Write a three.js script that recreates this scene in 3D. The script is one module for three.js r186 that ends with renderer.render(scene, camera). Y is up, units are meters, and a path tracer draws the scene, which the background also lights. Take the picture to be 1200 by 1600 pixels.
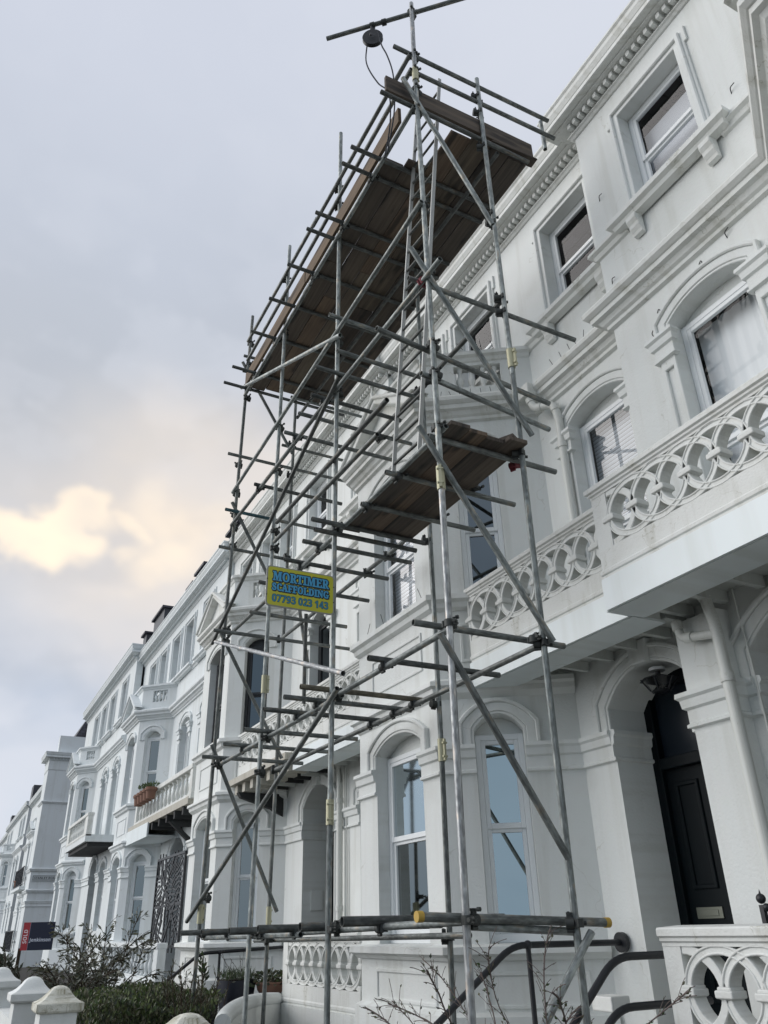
import * as THREE from 'three';
import { mergeGeometries, mergeVertices, toCreasedNormals } from 'three/addons/utils/BufferGeometryUtils.js';
import { RoundedBoxGeometry } from 'three/addons/geometries/RoundedBoxGeometry.js';

// ------------------------------------------------------------------ camera, sky, sun, exposure
const scene = new THREE.Scene();
const renderer = new THREE.WebGLRenderer({ antialias: true });
renderer.toneMapping = THREE.LinearToneMapping;
renderer.toneMappingExposure = 1.36;
renderer.shadowMap.enabled = true;
const D2R = Math.PI / 180;
const camera = new THREE.PerspectiveCamera(65.96, 0.75, 0.1, 400);
{
  const pitch = 27.791 * D2R, yaw = 27.858 * D2R, roll = -1.433 * D2R;
  const F = new THREE.Vector3(-Math.cos(yaw) * Math.cos(pitch), Math.sin(pitch), -Math.sin(yaw) * Math.cos(pitch));
  const R0 = new THREE.Vector3().crossVectors(F, new THREE.Vector3(0, 1, 0)).normalize();
  const U0 = new THREE.Vector3().crossVectors(R0, F);
  const R = R0.clone().multiplyScalar(Math.cos(roll)).addScaledVector(U0, Math.sin(roll));
  const U = new THREE.Vector3().crossVectors(R, F);
  camera.position.set(0, 1.6, 0);
  camera.quaternion.setFromRotationMatrix(new THREE.Matrix4().makeBasis(R, U, F.clone().negate()));
}
scene.add(camera);

function mulberry(a) { return () => { a |= 0; a = a + 0x6D2B79F5 | 0; let t = Math.imul(a ^ a >>> 15, 1 | a); t = t + Math.imul(t ^ t >>> 7, 61 | t) ^ t; return ((t ^ t >>> 14) >>> 0) / 4294967296; }; }
const rnd = mulberry(20240);
const rr = (a, b) => a + (b - a) * rnd();
// 3-D value noise
function hash3(x, y, z) { let h = Math.imul(x, 374761393) + Math.imul(y, 668265263) + Math.imul(z, 2147483647 - 1274126177) | 0; h = Math.imul(h ^ h >>> 13, 1274126177); return ((h ^ h >>> 16) >>> 0) / 4294967296; }
const sm = (t) => t * t * (3 - 2 * t);
const mix = (a, b, t) => a + (b - a) * t;
const clamp = (v, a = 0, b = 1) => Math.min(b, Math.max(a, v));
const sstep = (a, b, v) => sm(clamp((v - a) / (b - a)));
function noise3(x, y, z, px = 0, py = 0) {
  const xi = Math.floor(x), yi = Math.floor(y), zi = Math.floor(z), fx = sm(x - xi), fy = sm(y - yi), fz = sm(z - zi);
  const wx = (i) => px ? ((i % px) + px) % px : i, wy = (i) => py ? ((i % py) + py) % py : i;
  const h = (i, j, k) => hash3(wx(xi + i), wy(yi + j), zi + k);
  return mix(mix(mix(h(0, 0, 0), h(1, 0, 0), fx), mix(h(0, 1, 0), h(1, 1, 0), fx), fy), mix(mix(h(0, 0, 1), h(1, 0, 1), fx), mix(h(0, 1, 1), h(1, 1, 1), fx), fy), fz);
}
function fbm(x, y, z, o = 5, px = 0, py = 0) { let s = 0, a = 0.5, n = 0; for (let i = 0; i < o; i++) { s += a * noise3(x, y, z + i * 17.3, px, py); n += a; a *= 0.5; x *= 2; y *= 2; z *= 2; px *= 2; py *= 2; } return s / n; }

{ // overcast evening sky with a warm break low in the west (-x)
  const W = 1536, H = 768, data = new Float32Array(W * H * 4);
  const cr = (h) => { const c = new THREE.Color(h); return [c.r, c.g, c.b]; };
  const stops = [[0, '#b4bdc9'], [7, '#bac2cd'], [13, '#aeb7c6'], [18, '#b3b8c2'], [24, '#b6b8be'], [32, '#b4b7bd'], [44, '#b1b7c3'], [58, '#b9beca'], [90, '#bdc2cd']].map(([e, h]) => [e, cr(h)]);
  const warm = cr('#d6cabd'), bright = cr('#f8e6cd'), dark = cr('#a2a8b2'), pale = cr('#c2c6cf'), ground = cr('#77797a'), sea = cr('#8d9fae');
  for (let j = 0; j < H; j++) {
    const el = ((j + 0.5) / H - 0.5) * Math.PI, sy = Math.sin(el), cy = Math.cos(el), e = el / D2R;
    let s = 0; while (s < stops.length - 2 && e > stops[s + 1][0]) s++;
    const st = sm(clamp((e - stops[s][0]) / (stops[s + 1][0] - stops[s][0])));
    for (let i = 0; i < W; i++) {
      const az = ((i + 0.5) / W - 0.5) * 2 * Math.PI, dx = Math.cos(az) * cy, dz = Math.sin(az) * cy;
      const p = 1 / (Math.max(sy, 0) + 0.25), u = dx * p, v = dz * p;
      const w1 = fbm(u * 0.8 + 1.3, v * 0.8 + 7, 2.2, 4), n1 = fbm(u * 1.3 + 4 + w1, v * 1.3 + w1, 3.1, 6), n2 = fbm(u * 3.1 + 9 + w1 * 2, v * 3.1 + 1.7, 8.2, 6), n3 = fbm(dx * 4 + 5, sy * 7 + n1 * 1.5, dz * 4, 6), n4 = fbm(dx * 9 + 2, sy * 15 + n2, dz * 9, 5);
      const az0 = Math.atan2(-dz, -dx) / D2R, fromW = Math.abs(az0);                      // degrees of azimuth from -x, towards the terrace positive
      const west = Math.exp(-Math.pow(fromW / 60, 2));
      const ee = e + (n3 - 0.5) * 16;
      const wd = west * sstep(13, 26, ee) * (1 - sstep(25, 40, e + (n1 - 0.5) * 30)) * clamp(0.05 + 1.1 * n2 + 0.5 * (n4 - 0.5)) * (0.4 + 0.6 * sstep(-4, 10, az0));
      const patch = (a, b, wa, wb, edge) => { const d = Math.hypot((az0 - a + (n3 - 0.5) * 20 + (n4 - 0.5) * 8) / wa, (e - b + (n4 - 0.5) * 12) / wb); return 1 - sstep(edge, 1, d); };
      const b1 = Math.max(patch(-1, 23.2, 5.5, 2.7, 0.5), 0.6 * patch(5, 23.6, 3.2, 1.4, 0.4)) * clamp(0.25 + 1.3 * n4), b2 = patch(11.5, 24, 8, 4.5, 0) * 0.5, b3 = patch(0, 7.5, 10, 3.2, 0.3) * 0.7;
      const n5 = fbm(dx * 22 + 7, sy * 34 + n3 * 3, dz * 22, 5), hi = 1 - 0.7 * sstep(32, 52, e), dk = (sstep(0.38, 0.66, n1) * 0.5 + sstep(0.42, 0.68, n2) * 0.38) * hi, pl = (sstep(0.46, 0.62, n3) * 0.5 + sstep(0.5, 0.62, n4) * 0.28 + sstep(0.48, 0.66, n5) * 0.14) * hi;
      const o = (j * W + i) * 4;
      for (let c = 0; c < 3; c++) {
        let q = mix(stops[s][1][c], stops[s + 1][1][c], st);
        q = mix(q, pale[c], 0.55 * sstep(8, 60, az0) * sstep(30, 55, e)); q = mix(q, dark[c], dk * (1 - wd) * sstep(4, 16, e) * (1 - 0.5 * sstep(40, 60, e))); q = mix(q, pale[c], pl);
        q = mix(q, warm[c], clamp(wd * 0.95)); q = mix(q, bright[c], clamp(b1 + b2)); q = mix(q, pale[c], b3);
        q = mix(q, sea[c], clamp(0.35 + 0.8 * n3 + 0.4 * (n4 - 0.5)) * sstep(-0.1, 0.7, dz) * (1 - sstep(14, 40, e)));          // bluer grey cloud low over the water (+z)
        data[o + c] = e < 0 ? mix(q * 0.8, ground[c] * 0.5, sstep(0, 3, -e)) : q;
      }
      data[o + 3] = 1;
    }
  }
  const sky = new THREE.DataTexture(data, W, H, THREE.RGBAFormat, THREE.FloatType);
  sky.mapping = THREE.EquirectangularReflectionMapping; sky.magFilter = THREE.LinearFilter; sky.minFilter = THREE.LinearFilter; sky.needsUpdate = true;
  scene.background = sky; scene.environment = sky;
  scene.backgroundIntensity = 1.0; scene.environmentIntensity = 1.0;
}
const sun = new THREE.DirectionalLight(0xfffaf6, 1.8);
sun.position.set(-34, 26, 36); sun.target.position.set(-8, 4, -5);
sun.castShadow = true; sun.shadow.radius = 110; sun.shadow.mapSize.set(2048, 2048);
Object.assign(sun.shadow.camera, { left: -45, right: 25, top: 30, bottom: -30, near: 1, far: 110 });
scene.add(sun, sun.target);

// ------------------------------------------------------------------ textures
function dataTex(w, h, f, srgb = false) {
  const d = new Uint8Array(w * h * 4);
  for (let y = 0; y < h; y++) for (let x = 0; x < w; x++) { const c = f(x / w, y / h), o = (y * w + x) * 4; d[o] = clamp(c[0]) * 255; d[o + 1] = clamp(c[1]) * 255; d[o + 2] = clamp(c[2]) * 255; d[o + 3] = 255; }
  const t = new THREE.DataTexture(d, w, h); t.wrapS = t.wrapT = THREE.RepeatWrapping; t.magFilter = THREE.LinearFilter; t.minFilter = THREE.LinearMipmapLinearFilter; t.generateMipmaps = true;
  if (srgb) t.colorSpace = THREE.SRGBColorSpace; t.needsUpdate = true; return t;
}
const rep = (t, s) => { const c = t.clone(); c.repeat.set(s, s); c.needsUpdate = true; return c; };
// painted stucco: faint cloudy soiling, thin vertical runs, specks
function stuccoTex(dirt, seed) {
  return dataTex(1024, 1024, (u, v) => {
    const a = fbm(u * 4, v * 4, seed, 6, 4, 4), b = fbm(u * 40, v * 3, seed + 5, 4, 40, 3), c = noise3(u * 220, v * 220, seed + 9, 220, 220), d = fbm(u * 14, v * 14, seed + 2, 4, 14, 14);
    const ck = Math.abs(fbm(u * 5, v * 5, seed + 40, 6, 5, 5) - 0.5) < 0.0028 && d > 0.5 ? 0.2 : 0;
    let g = 0.955 - ck * Math.min(dirt, 1) - 0.10 * dirt * sstep(0.45, 0.8, a) - 0.13 * dirt * sstep(0.52, 0.8, b) - (c > 0.985 ? 0.16 * dirt * d : 0) - 0.07 * dirt * sstep(0.55, 0.8, d);
    const k = 1 - g;
    return [g, g - k * 0.04, g - k * 0.22];
  }, true);
}
const capTex = stuccoTex(1.5, 57);
const stuccoA = stuccoTex(0.28, 3), stuccoB = stuccoTex(0.45, 31);
const stuccoBump = dataTex(512, 512, (u, v) => { const g = 0.5 * fbm(u * 10, v * 10, 4, 5, 10, 10) + 0.5 * fbm(u * 60, v * 60, 6, 3, 60, 60); return [g, g, g]; });
const tubeTex = dataTex(256, 1024, (u, v) => {
  const a = fbm(u * 4, v * 24, 2, 5, 4, 24), b = fbm(u * 12, v * 90, 5, 4, 12, 90), s = noise3(u * 30, v * 12, 8, 30, 12);
  let g = 0.62 + 0.30 * (a - 0.5) + 0.34 * (b - 0.5) + 0.10 * (s - 0.5); const rust = sstep(0.62, 0.76, a) * 0.4;
  return [g + rust * 0.10, g - rust * 0.03, g - rust * 0.14];
}, true);
const tubeRough = dataTex(128, 512, (u, v) => { const a = fbm(u * 6, v * 30, 12, 4, 6, 30); const g = 0.45 + 0.5 * a; return [g, g, g]; });
const boardTex = dataTex(512, 1024, (u, v) => { // u across boards, v along
  const grain = fbm(u * 60, v * 3, 3, 5, 60, 3), bl = fbm(u * 5, v * 2, 7, 5, 5, 2), bl2 = fbm(u * 9, v * 2, 17, 4, 9, 2);
  const wet = sstep(0.46, 0.62, bl), pale = sstep(0.5, 0.7, bl2);
  let r = 0.38 + 0.16 * (grain - 0.5), g = 0.345 + 0.15 * (grain - 0.5), b = 0.31 + 0.13 * (grain - 0.5);
  r = mix(r, 0.47, pale * 0.35); g = mix(g, 0.42, pale * 0.35); b = mix(b, 0.36, pale * 0.35);
  r = mix(r, 0.19, wet * 0.72); g = mix(g, 0.18, wet * 0.72); b = mix(b, 0.175, wet * 0.72);
  return [r, g, b];
}, true);
const blindTex = dataTex(8, 512, (u, v) => { const k = (v * 22) % 1; const g = k < 0.12 ? 0.32 : 0.66 + 0.2 * k; return [g, g * 1.01, g * 1.02]; }, true);
const slateTex = dataTex(256, 256, (u, v) => { const row = Math.floor(v * 16), uu = (u * 10 + (row % 2) * 0.5) % 1, vv = (v * 16) % 1; const c = noise3(Math.floor(u * 10 + (row % 2) * 0.5), row, 2, 10, 16); let g = 0.26 + 0.14 * c; if (uu < 0.05 || vv < 0.1) g *= 0.5; return [g, g * 1.0, g * 1.08]; }, true);
const barkTex = dataTex(128, 128, (u, v) => { const g = 0.25 + 0.2 * fbm(u * 8, v * 8, 2, 4, 8, 8); return [g * 1.1, g, g * 0.85]; }, true);
const groundTex = dataTex(512, 512, (u, v) => { const a = fbm(u * 8, v * 8, 2, 5, 8, 8), b = fbm(u * 90, v * 90, 4, 3, 90, 90); const g = 0.30 + 0.12 * (a - 0.5) + 0.25 * (b - 0.5); return [g * 1.0, g * 0.98, g * 0.94]; }, true);

// ------------------------------------------------------------------ materials
const std = (o) => new THREE.MeshStandardMaterial({ roughness: 0.8, metalness: 0, ...o });
const lin = (r, g, b) => new THREE.Color().setRGB(r, g, b);
const M = {
  wall: std({ color: lin(0.80, 0.83, 0.83), map: rep(stuccoA, 1 / 4.3), bumpMap: rep(stuccoBump, 1 / 0.9), bumpScale: 0.004, roughness: 0.72 }),
  trim: std({ color: lin(0.80, 0.82, 0.81), map: rep(stuccoB, 1 / 2.3), bumpMap: rep(stuccoBump, 1 / 0.7), bumpScale: 0.004, roughness: 0.75 }),
  far: std({ color: lin(0.78, 0.83, 0.86), map: rep(stuccoA, 1 / 5.1), roughness: 0.75 }),
  fascia: std({ color: lin(0.84, 0.91, 0.94), map: rep(stuccoA, 1 / 6), roughness: 0.45 }),
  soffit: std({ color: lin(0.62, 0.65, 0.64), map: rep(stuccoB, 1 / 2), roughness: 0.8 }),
  dirtyslab: std({ color: lin(0.56, 0.54, 0.48), map: rep(stuccoB, 1 / 0.9), bumpMap: rep(stuccoBump, 1 / 0.4), bumpScale: 0.012 }),
  darkwood: std({ color: lin(0.03, 0.032, 0.033), roughness: 0.8 }),
  cap: std({ color: lin(0.78, 0.78, 0.71), map: rep(capTex, 1 / 0.7), bumpMap: rep(stuccoBump, 1 / 0.5), bumpScale: 0.008, roughness: 0.85 }),
  upvc: std({ color: lin(0.80, 0.83, 0.84), roughness: 0.35 }),
  blackframe: std({ color: lin(0.02, 0.022, 0.025), roughness: 0.4 }),
  glass: new THREE.MeshPhysicalMaterial({ color: 0xffffff, transmission: 1, thickness: 0, ior: 1.6, roughness: 0.01, metalness: 0 }),
  mirror: std({ color: lin(0.40, 0.47, 0.49), metalness: 1, roughness: 0.015 }),
  mirrorpale: std({ color: lin(0.62, 0.68, 0.70), metalness: 1, roughness: 0.05 }),
  mirrordark: std({ color: lin(0.13, 0.15, 0.165), metalness: 1, roughness: 0.02 }),
  paleblind: std({ color: lin(0.50, 0.53, 0.57), roughness: 0.9 }),
  mirrorgrey: std({ color: lin(0.27, 0.285, 0.28), metalness: 1, roughness: 0.03 }),
  glassdull: new THREE.MeshPhysicalMaterial({ color: 0xffffff, transmission: 1, thickness: 0, ior: 1.26, roughness: 0.01, metalness: 0 }),
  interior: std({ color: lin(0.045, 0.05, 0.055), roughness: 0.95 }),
  net: std({ color: lin(0.80, 0.84, 0.86), roughness: 0.95 }),
  bluecurtain: std({ color: lin(0.40, 0.58, 0.67), roughness: 0.95 }),
  greycurtain: std({ color: lin(0.22, 0.26, 0.29), roughness: 0.95 }),
  blind: std({ map: blindTex, color: lin(0.85, 0.9, 0.95), roughness: 0.6 }),
  door: new THREE.MeshPhysicalMaterial({ color: lin(0.004, 0.007, 0.009), roughness: 0.45, specularIntensity: 0.22 }),
  doorpanel: new THREE.MeshPhysicalMaterial({ color: lin(0.010, 0.016, 0.024), roughness: 0.25, specularIntensity: 0.4 }),
  brass: std({ color: lin(0.17, 0.18, 0.15), metalness: 0.6, roughness: 0.5 }),
  black: std({ color: lin(0.012, 0.014, 0.018), roughness: 0.45 }),
  slate: std({ color: lin(0.5, 0.5, 0.55), map: rep(slateTex, 1 / 2.4), roughness: 0.6 }),
  lead: std({ color: lin(0.045, 0.05, 0.06), roughness: 0.55 }),
  pvc: std({ color: lin(0.74, 0.76, 0.74), map: rep(stuccoB, 1), roughness: 0.5 }),
  chimney: std({ color: lin(0.07, 0.065, 0.03), map: rep(barkTex, 1), roughness: 0.95 }),
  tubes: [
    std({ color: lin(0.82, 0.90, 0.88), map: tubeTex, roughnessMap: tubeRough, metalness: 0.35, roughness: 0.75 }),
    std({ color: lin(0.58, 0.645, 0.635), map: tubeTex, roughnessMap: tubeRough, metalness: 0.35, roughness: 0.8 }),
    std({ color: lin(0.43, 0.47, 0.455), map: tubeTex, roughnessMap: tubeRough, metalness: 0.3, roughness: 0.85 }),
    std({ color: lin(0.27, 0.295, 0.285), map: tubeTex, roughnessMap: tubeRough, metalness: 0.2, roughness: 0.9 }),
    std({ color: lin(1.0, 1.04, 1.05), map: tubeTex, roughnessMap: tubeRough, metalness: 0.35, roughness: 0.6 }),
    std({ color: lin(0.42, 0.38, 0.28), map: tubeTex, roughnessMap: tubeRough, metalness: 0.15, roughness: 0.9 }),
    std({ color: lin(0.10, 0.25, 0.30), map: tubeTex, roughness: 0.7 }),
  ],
  clamp: std({ color: lin(0.055, 0.06, 0.058), metalness: 0.5, roughness: 0.6 }),
  clampred: std({ color: lin(0.16, 0.03, 0.04), metalness: 0.3, roughness: 0.6 }),
  sleeve: std({ color: lin(0.44, 0.43, 0.30), metalness: 0.4, roughness: 0.55 }),
  yellow: std({ color: lin(0.48, 0.31, 0.05), roughness: 0.5 }),
  alu: std({ color: lin(0.40, 0.41, 0.40), metalness: 0.5, roughness: 0.55 }),
  rope: std({ color: lin(0.035, 0.04, 0.05), roughness: 0.9 }),
  boards: [[0.85, 0.85, 0.86], [0.55, 0.55, 0.57], [1.12, 1.0, 0.9], [0.72, 0.74, 0.77], [1.0, 1.0, 0.95]].map((c, i) => { const t = boardTex.clone(); t.offset.set(i * 0.31, i * 0.17); t.needsUpdate = true; return std({ color: lin(...c.map((q) => q * 1.0)), map: t, roughness: 0.9 }); }),
  toe: std({ color: lin(1.15, 1.02, 0.86), map: boardTex, roughness: 0.9 }),
  ground: std({ color: lin(1.5, 1.5, 1.46), map: rep(groundTex, 1 / 2), roughness: 0.95 }),
  paving: std({ color: lin(1.6, 1.6, 1.55), map: rep(groundTex, 1 / 3), roughness: 0.9 }),
  soil: std({ color: lin(0.12, 0.10, 0.07), map: rep(groundTex, 1), roughness: 1 }),
  stem: std({ color: lin(0.30, 0.24, 0.17), map: barkTex, roughness: 0.9 }),
  thorn: std({ color: lin(0.14, 0.11, 0.10), roughness: 0.85 }),
  terracotta: std({ color: lin(0.22, 0.12, 0.085), roughness: 0.85 }),
  planter: std({ color: lin(0.018, 0.022, 0.035), roughness: 0.6 }),
};
const leafMat = (r, g, b) => new THREE.MeshPhysicalMaterial({ color: lin(r, g, b), roughness: 0.7, transmission: 0.25, thickness: 0, side: THREE.DoubleSide });
M.leafGrey = leafMat(0.15, 0.16, 0.125); M.leafDark = leafMat(0.055, 0.07, 0.045); M.leafGreen = leafMat(0.06, 0.10, 0.03); M.leafHedge = leafMat(0.125, 0.165, 0.05); M.leafOlive = leafMat(0.13, 0.13, 0.075);

// ------------------------------------------------------------------ helpers
const counts = {};
function numbered(name) { const n = counts[name] = (counts[name] ?? -1) + 1; return n ? `${name}_${String(n).padStart(3, '0')}` : name; }
function shade(m) { m.castShadow = true; m.receiveShadow = true; return m; }
function mesh(name, geo, mat, parent) { const m = shade(new THREE.Mesh(geo, mat)); m.name = name; if (parent) parent.add(m); return m; }
function tag(o, label, category, group, kind) { o.name = numbered(o.name); o.userData.label = label; o.userData.category = category; if (group) o.userData.group = group; if (kind) o.userData.kind = kind; scene.add(o); return o; }
function grp(name, parent) { const g = new THREE.Group(); g.name = name; if (parent) parent.add(g); return g; }
const V3 = (x, y, z) => new THREE.Vector3(x, y, z);
function clean(g) { g = g.index ? g.toNonIndexed() : g; for (const k of Object.keys(g.attributes)) if (!['position', 'normal', 'uv'].includes(k)) g.deleteAttribute(k); return g; }
const merge = (list) => mergeGeometries(list.map(clean));
function box(w, h, d, x = 0, y = 0, z = 0, r = 0) { // centred box, uv in metres, optional rounded edge
  const g = r ? new RoundedBoxGeometry(w, h, d, 1, r) : new THREE.BoxGeometry(w, h, d);
  g.translate(x, y, z); return metricUV(g);
}
function metricUV(g) {
  g = clean(g); const p = g.attributes.position, n = g.attributes.normal, uv = new Float32Array(p.count * 2);
  for (let i = 0; i < p.count; i++) {
    const ax = Math.abs(n.getX(i)), ay = Math.abs(n.getY(i)), az = Math.abs(n.getZ(i));
    if (az >= ax && az >= ay) { uv[2 * i] = p.getX(i); uv[2 * i + 1] = p.getY(i); } else if (ax >= ay) { uv[2 * i] = p.getZ(i); uv[2 * i + 1] = p.getY(i); } else { uv[2 * i] = p.getX(i); uv[2 * i + 1] = p.getZ(i); }
  }
  g.setAttribute('uv', new THREE.BufferAttribute(uv, 2)); return g;
}
// profile [n, y] swept along a plan path [x, z] with mitred corners; outward side is to the right hand of +x travel facing +z
function sweep(path, prof) {
  const N = path.length, out = [];
  for (let i = 0; i < N; i++) {
    const a = path[Math.max(0, i - 1)], b = path[i], c = path[Math.min(N - 1, i + 1)];
    let t0 = [b[0] - a[0], b[1] - a[1]], t1 = [c[0] - b[0], c[1] - b[1]];
    if (i === 0) t0 = t1; if (i === N - 1) t1 = t0;
    const l0 = Math.hypot(...t0), l1 = Math.hypot(...t1), n0 = [-t0[1] / l0, t0[0] / l0], n1 = [-t1[1] / l1, t1[0] / l1];
    const s = [n0[0] + n1[0], n0[1] + n1[1]], k = 2 / (s[0] * s[0] + s[1] * s[1]);
    out.push([s[0] * k, s[1] * k]);
  }
  const pos = [], uv = []; let arc = 0;
  const P = (i, q) => [path[i][0] + out[i][0] * q[0], q[1], path[i][1] + out[i][1] * q[0]];
  for (let i = 0; i < N - 1; i++) {
    const L = Math.hypot(path[i + 1][0] - path[i][0], path[i + 1][1] - path[i][1]); let v = 0;
    for (let j = 0; j < prof.length - 1; j++) {
      const dv = Math.hypot(prof[j + 1][0] - prof[j][0], prof[j + 1][1] - prof[j][1]);
      const A = P(i, prof[j]), B = P(i + 1, prof[j]), C = P(i + 1, prof[j + 1]), D = P(i, prof[j + 1]);
      pos.push(...A, ...D, ...C, ...A, ...C, ...B);
      uv.push(arc, -v, arc, -v - dv, arc + L, -v - dv, arc, -v, arc + L, -v - dv, arc + L, -v); v += dv;
    }
    arc += L;
  }
  const tri = THREE.ShapeUtils.triangulateShape(prof.map((q) => new THREE.Vector2(...q)), []);
  for (const t of tri) { for (const k of t) { pos.push(...P(0, prof[k])); uv.push(...prof[k]); } for (const k of [...t].reverse()) { pos.push(...P(N - 1, prof[k])); uv.push(...prof[k]); } }
  const g = new THREE.BufferGeometry(); g.setAttribute('position', new THREE.Float32BufferAttribute(pos, 3)); g.setAttribute('uv', new THREE.Float32BufferAttribute(uv, 2)); g.computeVertexNormals(); return g;
}
// local frame of a wall face: x along the face, y up, z outward
function faceMatrix(p0, p1) {
  const dx = p1[0] - p0[0], dz = p1[1] - p0[1], L = Math.hypot(dx, dz), t = V3(dx / L, 0, dz / L), n = V3(-dz / L, 0, dx / L);
  return new THREE.Matrix4().makeBasis(t, V3(0, 1, 0), n).setPosition(p0[0], 0, p0[1]);
}
// outline of an opening head: bottom left, up, over, bottom right
function outline(o, off = 0, yb = null, seg = 14) {
  const hw = o.w / 2 + off, b = yb ?? o.yb, pts = [[o.u - hw, b]];
  if (o.rise) {
    const sp = o.ys + off * 0.5, crown = o.ys + o.rise + off;
    for (let i = 0; i <= seg; i++) { const x = -1 + 2 * i / seg; pts.push([o.u + hw * x, crown - (crown - sp) * (0.82 * x * x + 0.18 * x * x * x * x)]); }
  } else { pts.push([o.u - hw, o.ys + off], [o.u + hw, o.ys + off]); }
  pts.push([o.u + hw, b]);
  return pts.filter((q, i) => !i || Math.hypot(q[0] - pts[i - 1][0], q[1] - pts[i - 1][1]) > 1e-4);
}
const shapeOf = (pts) => new THREE.Shape(pts.map((q) => new THREE.Vector2(...q)));
function extrude(pts, depth, z0 = 0, holes = [], bevel = 0) {
  const s = shapeOf(pts); for (const h of holes) s.holes.push(new THREE.Path(h.map((q) => new THREE.Vector2(...q))));
  const g = new THREE.ExtrudeGeometry(s, { depth: depth - bevel, bevelEnabled: bevel > 0, bevelThickness: bevel, bevelSize: bevel, bevelOffset: -bevel, bevelSegments: 1, curveSegments: 8 });
  g.translate(0, 0, z0); return clean(g);
}
const band = (o, a, b, yb) => [...outline(o, a, yb), ...outline(o, b, yb).reverse()];
function wallFace(p0, p1, y0, y1, openings, thick = 0.22) {
  const L = Math.hypot(p1[0] - p0[0], p1[1] - p0[1]);
  const g = extrude([[0, y0], [L, y0], [L, y1], [0, y1]], thick, -thick, openings.map((o) => outline(o)));
  return g.applyMatrix4(faceMatrix(p0, p1));
}
function tubeGeo(r, L, ri = r - 0.004, seg = 14) {
  const g = new THREE.LatheGeometry([[ri, 0], [r, 0], [r, L], [ri, L], [ri, 0]].map((q) => new THREE.Vector2(...q)), seg);
  const c = toCreasedNormals(g, 0.9), p = c.attributes.position, uv = c.attributes.uv; for (let i = 0; i < p.count; i++) uv.setXY(i, uv.getX(i), p.getY(i) / 3.1); return c;
}
function aim(m, a, b) { m.position.copy(a); m.quaternion.setFromUnitVectors(V3(0, 1, 0), b.clone().sub(a).normalize()); return m; }
function pipe(points, r, seg = 12, rad = 0.08) { // bent round bar through points
  const path = new THREE.CurvePath(); let prev = points[0].clone();
  for (let i = 1; i < points.length; i++) {
    const p = points[i];
    if (i < points.length - 1) {
      const d0 = prev.clone().sub(p).normalize(), d1 = points[i + 1].clone().sub(p).normalize(), k = Math.min(rad, p.distanceTo(prev) * 0.45, p.distanceTo(points[i + 1]) * 0.45), s = p.clone().addScaledVector(d0, k), e = p.clone().addScaledVector(d1, k);
      path.add(new THREE.LineCurve3(prev, s)); path.add(new THREE.QuadraticBezierCurve3(s, p.clone(), e)); prev = e;
    } else path.add(new THREE.LineCurve3(prev, p.clone()));
  }
  const pts = []; for (const c of path.curves) { const n = c.isLineCurve3 ? 1 : 6; for (let i = 0; i < n; i++) pts.push(c.getPoint(i / n)); } pts.push(points.at(-1).clone());
  const poly = new THREE.CurvePath(); for (let i = 0; i < pts.length - 1; i++) if (pts[i].distanceTo(pts[i + 1]) > 1e-4) poly.add(new THREE.LineCurve3(pts[i], pts[i + 1]));
  const g = []; for (const c of poly.curves) { const L = c.getLength(); const q = new THREE.CylinderGeometry(r, r, L + r * 0.5, seg, 1, false); q.translate(0, L / 2, 0); const m = aim(new THREE.Object3D(), c.v1, c.v2); m.updateMatrix(); q.applyMatrix4(m.matrix); g.push(q); }
  return merge(g);
}
// ------------------------------------------------------------------ ground
{
  const g = mesh('ground', new THREE.PlaneGeometry(420, 420).rotateX(-Math.PI / 2), M.ground); metricUV(g.geometry); g.geometry = metricUV(g.geometry); g.position.y = -0.14; g.userData.kind = 'structure'; scene.add(g);
  const s = mesh('pavement', box(120, 0.14, 5.5, -30, -0.07, 1.9), M.paving); s.userData.kind = 'structure'; scene.add(s);
  const e = mesh('garden_ground', box(52, 0.5, 3.9, -14, 0.25, -3.05), M.soil); e.userData.kind = 'structure'; scene.add(e);
}

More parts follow.
